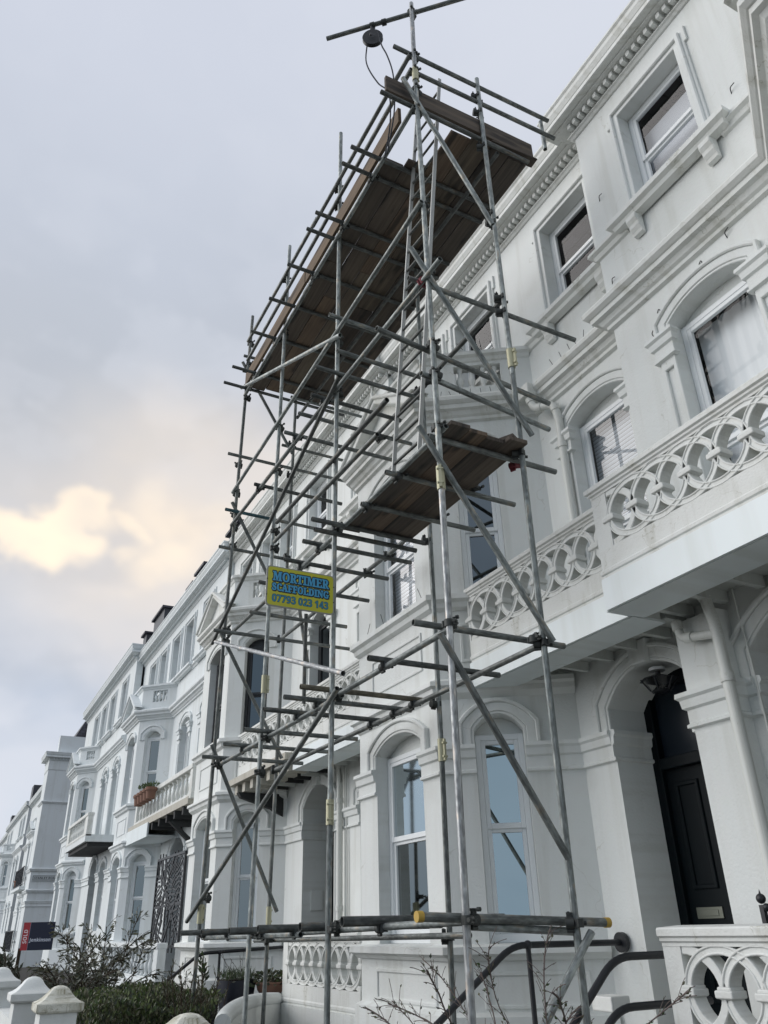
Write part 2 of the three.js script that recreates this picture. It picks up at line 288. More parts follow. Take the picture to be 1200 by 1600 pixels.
// ------------------------------------------------------------------ mouldings
const up = (p, dy) => p.map((q) => [q[0], q[1] + dy]);
const P = {
  plinth: [[0, 0.96], [0.06, 0.93], [0.07, 0.3], [0, 0.3]],
  sillG: [[0, 1.46], [0.11, 1.44], [0.115, 1.385], [0.06, 1.36], [0.04, 1.335], [0, 1.33]],
  impost: [[0, 3.14], [0.068, 3.13], [0.072, 3.095], [0.05, 3.075], [0.042, 3.015], [0.018, 3.0], [0.018, 2.905], [0.034, 2.893], [0.034, 2.872], [0, 2.862]],
  string: [[0, 3.79], [0.10, 3.745], [0.105, 3.70], [0.07, 3.68], [0.06, 3.63], [0.025, 3.60], [0, 3.58]],
  sill1: [[0, 4.69], [0.10, 4.665], [0.105, 4.605], [0.065, 4.58], [0.05, 4.53], [0.02, 4.51], [0, 4.5]],
  cornice1: [[0, 7.17], [0.19, 7.11], [0.205, 7.08], [0.20, 7.04], [0.165, 7.01], [0.15, 7.005], [0.145, 6.955], [0.10, 6.945], [0.075, 6.90], [0.045, 6.88], [0.04, 6.845], [0, 6.83]],
  sill2: [[0, 7.90], [0.08, 7.88], [0.085, 7.835], [0.045, 7.815], [0.03, 7.77], [0, 7.76]],
  coping: [[-0.16, 7.84], [0.07, 7.83], [0.075, 7.775], [0.035, 7.755], [0.02, 7.715], [0, 7.70]],
  cornice: [[-0.3, 10.16], [0.28, 10.15], [0.285, 10.115], [0.265, 10.09], [0.262, 10.04], [0.235, 9.98], [0.20, 9.955], [0.25, 9.93], [0.255, 9.872], [0.245, 9.865], [0.175, 9.865], [0.17, 9.845], [0.135, 9.835], [0.03, 9.83], [0.03, 9.755], [0.06, 9.745], [0.06, 9.73], [0.04, 9.72], [0.02, 9.695], [0, 9.69]],
};
// ------------------------------------------------------------------ windows
const windowCache = new Map();
function windowParts(o, style, far) {
  const key = [o.w, o.yb, o.ys, o.rise ?? 0, style, far ? 1 : 0, o.split ?? 0].join(); if (windowCache.has(key)) return windowCache.get(key);
  const c = { ...o, u: 0 }, w = o.w, y0 = o.yb, y1 = o.ys - (o.rise ? 0.02 : 0), h = y1 - y0, ym = y0 + h * (o.split || 0.52), out = [];
  const fm = style.includes('black') ? M.blackframe : M.upvc, t = 0.055;
  const frame = [box(t, h, 0.08, -w / 2 + t / 2, (y0 + y1) / 2, -0.17, 0.008), box(t, h, 0.08, w / 2 - t / 2, (y0 + y1) / 2, -0.17, 0.008), box(w, t, 0.078, 0, y1 - t / 2, -0.171, 0.008), box(w, t * 1.3, 0.10, 0, y0 + t * 0.65, -0.165, 0.008)];
  const sashes = [];
  for (const [a, b, z] of [[ym, y1 - t, -0.155], [y0 + t * 1.3, ym + 0.01, -0.178]]) {
    const s = 0.042, iw = w - 2 * t;
    sashes.push(box(s, b - a, 0.04, -iw / 2 + s / 2, (a + b) / 2, z, 0.006), box(s, b - a, 0.04, iw / 2 - s / 2, (a + b) / 2, z, 0.006), box(iw - 2 * s, s, 0.038, 0, b - s / 2, z, 0.006), box(iw - 2 * s, s * 1.2, 0.038, 0, a + s * 0.6, z, 0.006));
    out.push(['pane', new THREE.PlaneGeometry(iw - 1.6 * s, b - a - 1.6 * s).translate(0, (a + b) / 2, z - 0.004), style.includes('mirrordark') ? M.mirrordark : far || style.includes('mirrorgrey') || (style.includes('bayfront') && a < y0 + 0.5) ? M.mirrorgrey : style.includes('bayfront') ? M.mirrorpale : style.includes('dark') || style.includes('pale') || style === 'net' ? M.glassdull : style.includes('mirrorpale') || (style.includes('skyhead') && a > y0 + 0.5) ? M.mirrorpale : style.includes('mirror') || style.includes('skyhead') ? M.mirror : M.glass]);
  }
  out.push(['frame', merge(frame), fm], ['sash', merge(sashes), fm]);
  if (o.rise) { const pts = outline(c, -0.002, y1 - 0.005).filter((q) => q[1] >= y1 - 0.006); out.push(['head_panel', extrude(pts, 0.03, -0.20), style.includes('black') ? M.blackframe : M.wall]); }
  const cz = -0.32, iw = w - 0.06;
  const drape = (x0, x1, ya, yb, mat, fold = 0.022, name = 'curtain') => { const g = new THREE.PlaneGeometry(x1 - x0, yb - ya, 40, 1).translate((x0 + x1) / 2, (ya + yb) / 2, cz), p = g.attributes.position; for (let i = 0; i < p.count; i++) p.setZ(i, cz + fold * (0.6 * Math.sin(p.getX(i) * 31 + 1.7 * Math.sin(p.getX(i) * 13)) + 0.4 * Math.sin(p.getX(i) * 57 + 2))); g.computeVertexNormals(); out.push([name, g, mat]); };
  if (style.includes('net')) drape(-iw / 2, iw / 2, y0, y1, M.net, 0.012);
  if (style.includes('blue')) drape(-iw / 2, iw / 2, y0, y1, M.bluecurtain, 0.02);
  if (style.includes('mirror')) drape(-iw / 2, iw / 2, y0, y1, M.greycurtain, 0.016);
  if (style.includes('blind')) { const g = new THREE.PlaneGeometry(iw, h * 0.92).translate(0, y1 - h * 0.46, -0.27); const uv = g.attributes.uv; for (let i = 0; i < uv.count; i++) uv.setY(i, uv.getY(i) * h * 0.92 / 1.0); out.push(['blind', g, M.blind]); }
  if (style.includes('pale')  && !style.includes('mirror')) out.push(['blind', new THREE.PlaneGeometry(iw, h * 0.86).translate(0, y0 + h * 0.43, -0.30), M.paleblind]);
  if (style.includes('half')) drape(-iw / 2, iw / 2, ym - 0.1, y1, M.net, 0.008, 'blind');
  if (style.includes('side')) { drape(-iw / 2, -iw / 2 + w * 0.24, y0, y1, M.net, 0.02); }
  windowCache.set(key, out); return out;
}
function addWindow(g, mat4, o, style, far) {
  const w = grp('window', g); w.applyMatrix4(mat4.clone().multiply(new THREE.Matrix4().makeTranslation(o.u, 0, 0)));
  for (const [n, geo, m] of windowParts(o, style, far)) mesh(n, geo, m, w);
  return w;
}
// ------------------------------------------------------------------ one terraced house
const OP = {
  ground: (u, w, win) => ({ u, w, yb: 1.46, ys: 3.27, rise: 0.145, imp: 3.13, win }),
  first: (u, w, win, yb = 4.70) => ({ u, w, yb, ys: 6.41, rise: 0.13, imp: 6.30, win, split: 0.45 }),
  second: (u, w, win) => ({ u, w, yb: 7.90, ys: 9.31, win, split: 0.5 }),
  porch: (u, w) => ({ u, w, yb: 0.7, ys: 3.33, rise: 0.285, imp: 3.13, porch: true }),
};
function dress(g, p0, p1, o, wm, tm, far) {
  const m4 = faceMatrix(p0, p1), parts = [];
  if (o.rise) {
    parts.push(extrude(band(o, 0.002, 0.03, o.imp), 0.018, 0, [], 0.006), extrude(band(o, 0.03, 0.115, o.imp), 0.028, 0, [], 0.006), extrude(band(o, 0.115, 0.155, o.imp), 0.052, 0, [], 0.010));
    if (o.level === 1) { // pilasters with caps at the sides of the upper windows
      for (const s of [-1, 1]) {
        const x = o.u + s * (o.w / 2 + 0.085);
        parts.push(extrude([[x - 0.085, o.yb - 0.02], [x + 0.085, o.yb - 0.02], [x + 0.085, 6.06], [x - 0.085, 6.06]], 0.03, 0, [[[x - 0.045, o.yb + 0.1], [x + 0.045, o.yb + 0.1], [x + 0.045, 5.96], [x - 0.045, 5.96]]], 0.006));
        parts.push(sweep([[x - 0.09, 0], [x - 0.09, 0.03], [x + 0.09, 0.03], [x + 0.09, 0]], up(P.impost, 3.19)));
      }
    }
  } else {
    const a = o.u - o.w / 2, b = o.u + o.w / 2, y0 = o.yb, y1 = o.ys;
    const outer = [[a - 0.13, y0], [a - 0.13, y1 - 0.06], [a - 0.165, y1 - 0.06], [a - 0.165, y1 + 0.15], [b + 0.165, y1 + 0.15], [b + 0.165, y1 - 0.06], [b + 0.13, y1 - 0.06], [b + 0.13, y0], [b, y0], [b, y1], [a, y1], [a, y0]];
    const inner = [[a - 0.105, y0], [a - 0.105, y1 + 0.105], [b + 0.105, y1 + 0.105], [b + 0.105, y0], [b + 0.055, y0], [b + 0.055, y1 + 0.055], [a - 0.055, y1 + 0.055], [a - 0.055, y0]];
    parts.push(extrude(outer, 0.026, 0, [], 0.006), extrude(inner, 0.058, 0, [], 0.01));
    // projecting sill on two corbels
    const s0 = a - 0.2, s1 = b + 0.2;
    const sill = mesh('sill', sweep([[s0, 0], [s0, 0.02], [s1, 0.02], [s1, 0]], [[0, 7.945], [0.14, 7.925], [0.145, 7.86], [0.10, 7.84], [0.085, 7.80], [0, 7.79]]), tm, g); sill.applyMatrix4(m4);
    if (!far) for (const x of [a - 0.06, b + 0.06]) { const c = mesh('corbel', extrude([[0, 7.8], [0.11, 7.8], [0.115, 7.74], [0.085, 7.70], [0.08, 7.66], [0.05, 7.62], [0.045, 7.585], [0, 7.575]], 0.12, -0.06, [], 0.008), tm, g); c.geometry.rotateY(-Math.PI / 2); c.geometry.translate(x, 0, 0.012); c.applyMatrix4(m4); }
  }
  const am = mesh('architrave', merge(parts), wm, g); am.applyMatrix4(m4);
  if (o.porch) {
    const r = mesh('porch_reveal', extrude(band(o, 0.0, 0.25, o.yb), 0.24, -0.46), wm, g); r.applyMatrix4(m4);
    for (const s of [-1, 1]) { const q = mesh('impost', sweep(s < 0 ? [[o.u - o.w / 2, 0.04], [o.u - o.w / 2, -0.45]] : [[o.u + o.w / 2, -0.45], [o.u + o.w / 2, 0.04]], P.impost.map(([n, y]) => [n * 0.85, y])), wm, g); q.applyMatrix4(m4); }
    const k = mesh('keystone', extrude([[o.u - 0.085, 3.60], [o.u + 0.085, 3.60], [o.u + 0.12, 3.80], [o.u - 0.12, 3.80]], 0.085, 0, [], 0.01), wm, g); k.applyMatrix4(m4);
  } else if (o.win) addWindow(g, m4, o, o.win, far);
}
function gaps(L, ops, lo, hi, a = 0, b = 0) { // clear lengths of wall between the openings that cut the band lo..hi
  const cut = ops.filter((o) => o.yb < lo && o.ys + (o.rise || 0) > hi - 0.3 && o.yb < hi).map((o) => [o.u - o.w / 2, o.u + o.w / 2]).sort((p, q) => p[0] - q[0]);
  const out = []; let x = a; for (const [c, d] of cut) { out.push([x, c]); x = d; } out.push([x, L - b]); return out.filter((q) => q[1] - q[0] > 0.02);
}
const lerp2 = (p, q, d) => { const L = Math.hypot(q[0] - p[0], q[1] - p[1]); return [p[0] + (q[0] - p[0]) * d / L, p[1] + (q[1] - p[1]) * d / L]; };
function house(spec) {
  const { x0, x1, z, bay, ops, far } = spec, dy = spec.dy ?? 0, g = grp('terraced_house'), wm = far ? M.far : M.wall, tm = far ? M.far : M.trim;
  const cx = 0.76, hw = bay.hw ?? 0.88, bz = bay.z, L0 = [bay.c - hw - cx, z], L1 = [bay.c - hw, bz], R1 = [bay.c + hw, bz], R0 = [bay.c + hw + cx, z];
  const cl = Math.hypot(cx, bz - z), fl = hw * 2;
  // flat wall sections each side of the bay up to the first-floor cornice, and the whole upper wall
  const secs = []; if (R0[0] < x1 - 0.05) secs.push([R0[0], x1]); if (x0 < L0[0] - 0.05) secs.push([x0, L0[0]]);
  for (const [a, b] of secs) {
    const mine = ops.filter((o) => o.x > a && o.x < b && o.ys < 7).map((o) => ({ ...o, u: o.x - a }));
    mesh('wall', wallFace([a, z], [b, z], 0, 7.0, mine), wm, g);
    for (const o of mine) dress(g, [a, z], [b, z], o, wm, tm, far);
    for (const [p, q] of gaps(b - a, mine, 2.9, 3.1)) mesh('impost', sweep([[a + p, z], [a + q, z]], P.impost), wm, g);
    mesh('string_course', sweep(a === x0 && spec.proudLeft ? [[a, z - 0.3], [a, z], [b, z]] : [[a, z], [b, z]], up(P.cornice1, dy)), tm, g);
  }
  const upper = ops.filter((o) => o.ys > 7).map((o) => ({ ...o, u: o.x - x0 }));
  mesh('upper_wall', wallFace([x0, z], [x1, z], 7.0, 9.78, upper), wm, g);
  for (const o of upper) dress(g, [x0, z], [x1, z], o, wm, tm, far);
  for (const [a, b] of secs) for (const [p, q] of gaps(b - a, upper.map((o) => ({ ...o, u: o.u + x0 - a, w: o.w + 0.38, yb: 7.5 })).filter((o) => o.u > 0 && o.u < b - a), 7.8, 8)) mesh('string_course', sweep(p === 0 && a === x0 && spec.proudLeft ? [[a, z - 0.3], [a, z], [a + q, z]] : [[a + p, z], [a + q, z]], up(P.sill2, dy)), tm, g);
  if (spec.proudLeft) mesh('wall_return', box(0.2, 10, 0.5, x0 + 0.1005, 5, z - 0.4705), wm, g);
  const cp = []; if (spec.proudLeft) cp.push([x0, z - 0.32]); cp.push([x0, z], [x1, z]); if (spec.proudRight) cp.push([x1, z - 0.32]);
  mesh('cornice', sweep(cp, up(P.cornice, dy)), tm, g);
  { // dentils
    const n = Math.floor((x1 - x0) / 0.0885), dg = box(0.047, 0.063, 0.095, 0, 9.797, 0.0765), shown = spec.dentils ?? 0;
    const all = []; for (let i = 0; i < n; i++) { const x = x0 + 0.05 + i * 0.0885; if (i < shown) { const d = mesh('dentil', dg, tm, g); d.position.set(x, 0, z); } else all.push(dg.clone().translate(x, 0, z)); }
    if (all.length) { const m = mesh('dentil_course', merge(all), tm, g); m.userData.kind = 'stuff'; }
  }
  // the canted bay: two storeys
  const bops = { front: [OP.ground(hw + 0.04, 1.0, bay.win[0]), OP.first(hw + 0.06, 0.98, bay.win[1])], right: [OP.ground(0.57 * cl / 1.33, 0.47, bay.win[2]), OP.first(0.58 * cl / 1.33, 0.47, bay.win[3])] };
  bops.left = bops.right.map((o) => ({ ...o, u: cl - o.u }));
  for (const [p, q, os, L] of [[L0, L1, bops.left, cl], [L1, R1, bops.front, fl], [R1, R0, bops.right, cl]]) {
    mesh('bay_wall', wallFace(p, q, 0, 7.0, os), wm, g);
    for (const o of os) dress(g, p, q, o, wm, tm, far);
    // sunk panels under the sills
    for (const [y0, y1] of [[0.98, 1.25], [3.95, 4.36]]) { const a = L * 0.2, b = L * 0.86; mesh('panel_moulding', extrude([[a, y0], [b, y0], [b, y1], [a, y1]], 0.016, 0, [[[a + 0.03, y0 + 0.03], [b - 0.03, y0 + 0.03], [b - 0.03, y1 - 0.03], [a + 0.03, y1 - 0.03]]], 0.005), wm, g).applyMatrix4(faceMatrix(p, q)); }
  }
  const around = [L0, L1, R1, R0];
  for (const [pr, n] of [['sillG', 'sill'], ['string', 'string_course'], ['sill1', 'sill'], ['cornice1', 'bay_cornice'], ['coping', 'coping']]) mesh(n, sweep(around, P[pr]), n === 'bay_cornice' || n === 'coping' ? tm : wm, g);
  mesh('plinth', sweep(around, P.plinth), wm, g);
  const fo = bops.front[0], ro = bops.right[0], imp = [[[lerp2(L1, R1, fo.u + fo.w / 2), R1, lerp2(R1, R0, ro.u - ro.w / 2)]], [[lerp2(R1, R0, ro.u + ro.w / 2), R0]], [[lerp2(L0, L1, bops.left[0].u + ro.w / 2), L1, lerp2(L1, R1, fo.u - fo.w / 2)]], [[L0, lerp2(L0, L1, bops.left[0].u - ro.w / 2)]]];
  for (const [p] of imp) { mesh('impost', sweep(p, P.impost), wm, g); }
  // parapet of the bay with balusters in the sides and a pediment over the front window
  const bo = { u: cl * 0.52, w: cl * 0.42, yb: 7.34, ys: 7.66 };
  mesh('bay_parapet', merge([wallFace(L1, R1, 7.0, 7.76, [], 0.14), wallFace(R1, R0, 7.0, 7.76, [bo], 0.14), wallFace(L0, L1, 7.0, 7.76, [{ ...bo, u: cl - bo.u }], 0.14)]), wm, g);
  const ir = [[L0[0] + 0.1, z], [L1[0] + 0.1, bz - 0.1], [R1[0] - 0.1, bz - 0.1], [R0[0] - 0.1, z]];
  const roof = extrude(ir.map(([x, zz]) => [x, -zz]), 0.06); roof.rotateX(-Math.PI / 2); roof.translate(0, 6.97, 0); mesh('bay_roof', roof, M.lead, g);
  const bg = new THREE.LatheGeometry([[0, 7.335], [0.035, 7.335], [0.035, 7.36], [0.022, 7.375], [0.024, 7.40], [0.045, 7.45], [0.048, 7.48], [0.036, 7.52], [0.022, 7.56], [0.02, 7.60], [0.03, 7.61], [0.034, 7.63], [0.034, 7.665], [0, 7.665]].map((q) => new THREE.Vector2(...q)), 12);
  for (let i = 0; i < 4; i++) { const q = lerp2(R1, R0, bo.u - bo.w / 2 + bo.w * (i + 0.5) / 4); const n = [Math.hypot(1, 0), 0]; const b = mesh('baluster', bg, tm, g); const nn = V3(-(R0[1] - R1[1]) / cl, 0, cx / cl); b.position.set(q[0] - nn.x * 0.07, 0, q[1] - nn.z * 0.07); }
  { // pediment: raking mouldings on a triangular field
    const a = -0.02, b = fl + 0.02, m = fl / 2, y0 = 7.16, ya = 7.74, m4 = faceMatrix(L1, R1);
    const f = [extrude([[a, y0], [b, y0], [m, ya - 0.05]], 0.05, 0.0), extrude([[a - 0.14, y0], [a + 0.10, y0], [m, ya - 0.075], [b - 0.10, y0], [b + 0.14, y0], [m, ya + 0.02]], 0.19, 0.0, [], 0.012), extrude([[a - 0.16, y0 + 0.03], [a - 0.08, y0 + 0.03], [m, ya - 0.005], [b + 0.08, y0 + 0.03], [b + 0.16, y0 + 0.03], [m, ya + 0.055]], 0.225, 0.0, [], 0.012)];
    mesh('pediment', merge(f), tm, g).applyMatrix4(m4);
  }
  // body of the house behind the front, roof slope
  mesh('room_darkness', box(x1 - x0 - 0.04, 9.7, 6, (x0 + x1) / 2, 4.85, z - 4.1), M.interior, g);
  const zr = z - 0.35; const rg = extrude([[0, 10.05], [0, 10.12], [-1.5, 12.1], [-6, 12.4], [-6, 10.05]], x1 - x0 - 0.01); rg.rotateY(-Math.PI / 2); rg.rotateY(Math.PI); rg.translate(x0, 0, 0);
  { const p = []; const prof = [[zr, 10.13], [zr - 1.5, 12.0], [zr - 6.5, 12.3], [zr - 6.5, 9.7], [zr, 9.7]]; const s = extrude(prof.map(([zz, y]) => [-zz, y]), x1 - x0 - 0.01); s.rotateY(Math.PI / 2); const q = s.attributes.position; const minx = (() => { s.computeBoundingBox(); return s.boundingBox.min.x; })(); s.translate(x0 + 0.005 - minx, 0, 0); mesh('roof', metricUV(s), M.slate, g); }
  return g;
}
// balcony of interlaced rings: rail, rings with knots, base, slab edge
const RING = 0.263;
const ringGeo = (() => {
  const N = 40, o = [], i = []; for (let k = 0; k < N; k++) { const a = k / N * Math.PI * 2; o.push([Math.cos(a) * (RING + 0.027), 4.374 + Math.sin(a) * 0.239]); i.push([Math.cos(a) * (RING - 0.028), 4.374 + Math.sin(a) * 0.184]); }
  const mid = (s, a, b) => { const p = []; for (let k = 0; k < N; k++) { const t = k / N * Math.PI * 2; p.push([Math.cos(t) * (RING + a), 4.374 + Math.sin(t) * (0.212 + b)]); } return p; };
  const body = extrude(o, 0.092, -0.092, [i], 0.006);
  const bead = extrude(mid(1, 0.027, 0.027), 0.010, -0.002, [mid(1, 0.013, 0.013)], 0.004), lip = extrude(mid(1, -0.014, -0.014), 0.010, -0.002, [mid(1, -0.028, -0.027)], 0.004);
  return merge([body, bead, lip]);
})();
const knotGeo = merge([box(0.125, 0.042, 0.125, 0, 4.366, -0.038, 0.01), box(0.10, 0.066, 0.112, 0, 4.372, -0.042, 0.012)]);
function ringBalcony(g, xa, xb, zf, { wz, postL = 0, postR = 0, dy = 0, mat = M.trim, slab = true, fasciaFrom = xa, returnL = 0 } = {}) {
  const b = grp('balcony', g);
  mesh('coping', sweep(returnL ? [[xa, zf - returnL], [xa, zf], [xb, zf]] : [[xa, zf], [xb, zf]], [[-0.15, 4.71], [0.025, 4.70], [0.035, 4.69], [0.035, 4.655], [0.018, 4.645], [0.018, 4.628], [0.004, 4.618], [0.004, 4.60], [-0.12, 4.60]].map(([n, y]) => [n, y + dy])), mat, b);
  mesh('base_rail', sweep(returnL ? [[xa, zf - returnL], [xa, zf], [xb, zf]] : [[xa, zf], [xb, zf]], [[-0.12, 4.142], [0.0, 4.142], [0.0, 3.99], [0.012, 3.975], [0.012, 3.95], [0.0, 3.94], [0.0, 3.90], [-0.15, 3.90]].map(([n, y]) => [n, y + dy])), mat, b);
  if (postL) mesh('post', box(postL, 0.47, 0.12, xa + postL / 2 - 0.001, 4.37 + dy, zf - 0.0595), mat, b);
  if (postR) mesh('post', box(postR, 0.47, 0.12, xb - postR / 2 + 0.001, 4.37 + dy, zf - 0.0595), mat, b);
  const n = Math.round((xb - xa - postL - postR) / RING), st = (xb - xa - postL - postR) / n;
  for (let i = 0; i <= n; i++) { const r = mesh('ring', ringGeo, mat, b), x = xa + postL + i * st; if (i === 0 || i === n) { r.geometry = halfRing(i === 0 ? 1 : -1); } r.position.set(x, dy, zf - 0.004 - (i % 2) * 0.0012); const k = mesh('knot', knotGeo, mat, b); k.position.set(x, dy, zf - 0.006); }
  if (slab) {
    const d = zf - wz, xm = (xa + xb) / 2, w = xb - xa, f0 = Math.max(xa, fasciaFrom);
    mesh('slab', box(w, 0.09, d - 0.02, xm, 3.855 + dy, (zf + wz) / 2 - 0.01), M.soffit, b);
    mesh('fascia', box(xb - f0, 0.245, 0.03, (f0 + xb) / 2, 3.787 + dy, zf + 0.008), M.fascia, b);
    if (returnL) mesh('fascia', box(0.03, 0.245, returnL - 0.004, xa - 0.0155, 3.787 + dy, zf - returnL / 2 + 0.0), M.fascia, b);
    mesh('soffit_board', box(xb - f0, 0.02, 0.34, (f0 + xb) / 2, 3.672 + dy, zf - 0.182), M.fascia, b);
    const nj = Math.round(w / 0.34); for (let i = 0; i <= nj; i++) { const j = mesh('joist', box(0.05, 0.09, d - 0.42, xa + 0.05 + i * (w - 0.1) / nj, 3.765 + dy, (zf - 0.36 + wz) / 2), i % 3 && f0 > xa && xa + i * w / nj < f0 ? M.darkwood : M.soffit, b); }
  }
  return b;
}
function halfRing(s) { // a ring cut at the post
  const N = 20, o = [], i = []; for (let k = 0; k <= N; k++) { const a = -Math.PI / 2 + k / N * Math.PI; o.push([s * Math.cos(a) * (RING + 0.027), 4.374 + Math.sin(a) * 0.239]); i.push([s * Math.cos(a) * (RING - 0.028), 4.374 + Math.sin(a) * 0.184]); }
  return extrude([...o, ...i.reverse()], 0.092, -0.092, [], 0.006);
}
const balusterTall = new THREE.LatheGeometry([[0, 0], [0.05, 0], [0.05, 0.03], [0.03, 0.045], [0.028, 0.07], [0.05, 0.14], [0.056, 0.19], [0.045, 0.25], [0.026, 0.31], [0.024, 0.34], [0.036, 0.35], [0.024, 0.37], [0.026, 0.40], [0.05, 0.44], [0.05, 0.48], [0, 0.48]].map((q) => new THREE.Vector2(...q)), 12);
function balusterRail(name, g, xa, xb, zf, y, { mat = M.trim, pitch = 0.15, endPosts = 0.18 } = {}) {
  const b = grp(name, g);
  mesh('coping', box(xb - xa, 0.1, 0.2, (xa + xb) / 2, y + 0.61, zf - 0.08, 0.012), mat, b); mesh('base_rail', box(xb - xa, 0.1, 0.17, (xa + xb) / 2, y + 0.03, zf - 0.08, 0.01), mat, b);
  if (endPosts) for (const x of [xa + endPosts / 2, xb - endPosts / 2]) mesh('post', box(endPosts, 0.482, 0.16, x, y + 0.32, zf - 0.08), mat, b);
  const n = Math.floor((xb - xa - 2 * endPosts) / pitch); for (let i = 0; i < n; i++) { const q = mesh('baluster', balusterTall, mat, b); q.position.set(xa + endPosts + (i + 0.5) * (xb - xa - 2 * endPosts) / n, y + 0.08, zf - 0.08); }
  return b;
}
function downpipe(g, pts, r = 0.038) {
  const d = mesh('downpipe', pipe(pts.map((p) => V3(...p)), r, 14, 0.09), M.pvc, g), col = [];
  for (let i = 0; i < pts.length - 1; i++) { const a = V3(...pts[i]), b = V3(...pts[i + 1]), L = a.distanceTo(b), n = Math.max(1, Math.round(L / 1.4)); for (let k = 0; k < n; k++) { const q = new THREE.CylinderGeometry(r + 0.009, r + 0.009, 0.07, 14); const m = aim(new THREE.Object3D(), a.clone().lerp(b, (k + 0.25) / n), b); m.updateMatrix(); col.push(q.applyMatrix4(m.matrix)); } }
  mesh('pipe_collar', merge(col), M.pvc, d); return d;
}
function frontDoor(g, xa, xb, zd, plateX) {
  const d = grp('front_door', g), w = xb - xa, cx = (xa + xb) / 2;
  mesh('door_frame', merge([box(0.12, 2.95, 0.1, xa + 0.06, 2.1, zd + 0.02, 0.01), box(0.12, 2.95, 0.1, xb - 0.06, 2.1, zd + 0.02, 0.01), box(w - 0.24, 0.1, 0.12, cx, 2.84, zd + 0.03, 0.01), box(w, 0.2, 0.1, cx, 3.6, zd + 0.02)]), M.door, d);
  mesh('door_leaf', box(w - 0.24, 2.04, 0.05, cx, 1.77, zd), M.door, d);
  for (const [px, py, pw, ph] of [[-0.2, 2.25, 0.26, 0.85], [0.2, 2.25, 0.26, 0.85], [-0.2, 1.27, 0.26, 0.5], [0.2, 1.27, 0.26, 0.5]]) mesh('door_panel', extrude([[cx + px - pw / 2, py - ph / 2], [cx + px + pw / 2, py - ph / 2], [cx + px + pw / 2, py + ph / 2], [cx + px - pw / 2, py + ph / 2]], 0.018, zd + 0.024, [[[cx + px - pw / 2 + 0.035, py - ph / 2 + 0.035], [cx + px + pw / 2 - 0.035, py - ph / 2 + 0.035], [cx + px + pw / 2 - 0.035, py + ph / 2 - 0.035], [cx + px - pw / 2 + 0.035, py + ph / 2 - 0.035]]], 0.006), M.door, d);
  mesh('fanlight', box(w - 0.26, 0.62, 0.02, cx, 3.2, zd), M.doorpanel, d);
  if (plateX) { const p = mesh('letter_plate', merge([box(0.27, 0.085, 0.012, plateX, 1.65, zd + 0.03, 0.004)]), M.brass, d); mesh('letter_flap', box(0.19, 0.045, 0.008, plateX, 1.65, zd + 0.038, 0.003), M.brass, p); }
  return d;
}

// house to the right of the scaffolding (its bay lies out of frame)
{
  const z = -4.95, g = house({ x0: -4.35, x1: 1.8, z, proudLeft: true, dentils: 36, bay: { c: -0.64, z: -3.86, win: ['mirror', 'net', 'mirror', 'net'] }, ops: [{ x: -3.28, ...OP.first(0, 0.86, 'net', 4.0), level: 1 }, { x: -3.08, ...OP.porch(0, 1.26) }, { x: -3.30, ...OP.second(0, 0.82, 'pale') }, { x: -1.4, ...OP.second(0, 0.8, 'net') }, { x: -0.2, ...OP.second(0, 0.8, 'net') }] });
  ringBalcony(g, -4.17, -1.4, -4.09, { wz: z, postL: 0.16, returnL: 0.25 });
  mesh('pier', box(0.42, 3.68, 0.24, -4.03, 1.84, -4.94), M.wall, g);
  mesh('impost', sweep([[-4.24, -5.1], [-4.24, -4.82], [-3.82, -4.82], [-3.82, -5.0]], P.impost), M.wall, g);
  downpipe(g, [[-3.83, 3.85, -4.72], [-3.77, 3.5, -4.72], [-3.77, 0.5, -4.72]], 0.042);
  downpipe(g, [[-4.14, 3.66, -4.74], [-4.12, 3.52, -4.74], [-3.80, 3.46, -4.73]], 0.034);
  mesh('cable', pipe([V3(-3.70, 3.8, -4.9), V3(-3.69, 3.3, -4.91), V3(-3.68, 0.8, -4.91)], 0.009, 6), M.pvc, g);
  for (const [x, y, a] of [[-4.2, 8.5, 0.3], [-3.28, 6.75, -0.7], [-3.82, 6.62, -0.5], [-2.52, 8.12, 0.6], [-3.89, 6.37, 1.2], [-4.26, 7.36, 0.2], [-3.5, 7.2, 1.4], [-2.95, 6.75, 0.9]]) { const h = mesh('wall_hook', pipe([V3(0, 0, -0.01), V3(0.05, 0.03, 0.03), V3(0.09, 0.0, 0.035)], 0.0045, 6, 0.02), M.black, g); h.position.set(x, y, z); h.rotation.z = a; }
  frontDoor(g, -3.72, -2.45, -5.4);
  tag(g, 'white stucco terraced house right of the scaffolding, top corner cut by the frame', 'house', 'white terraced houses');
}
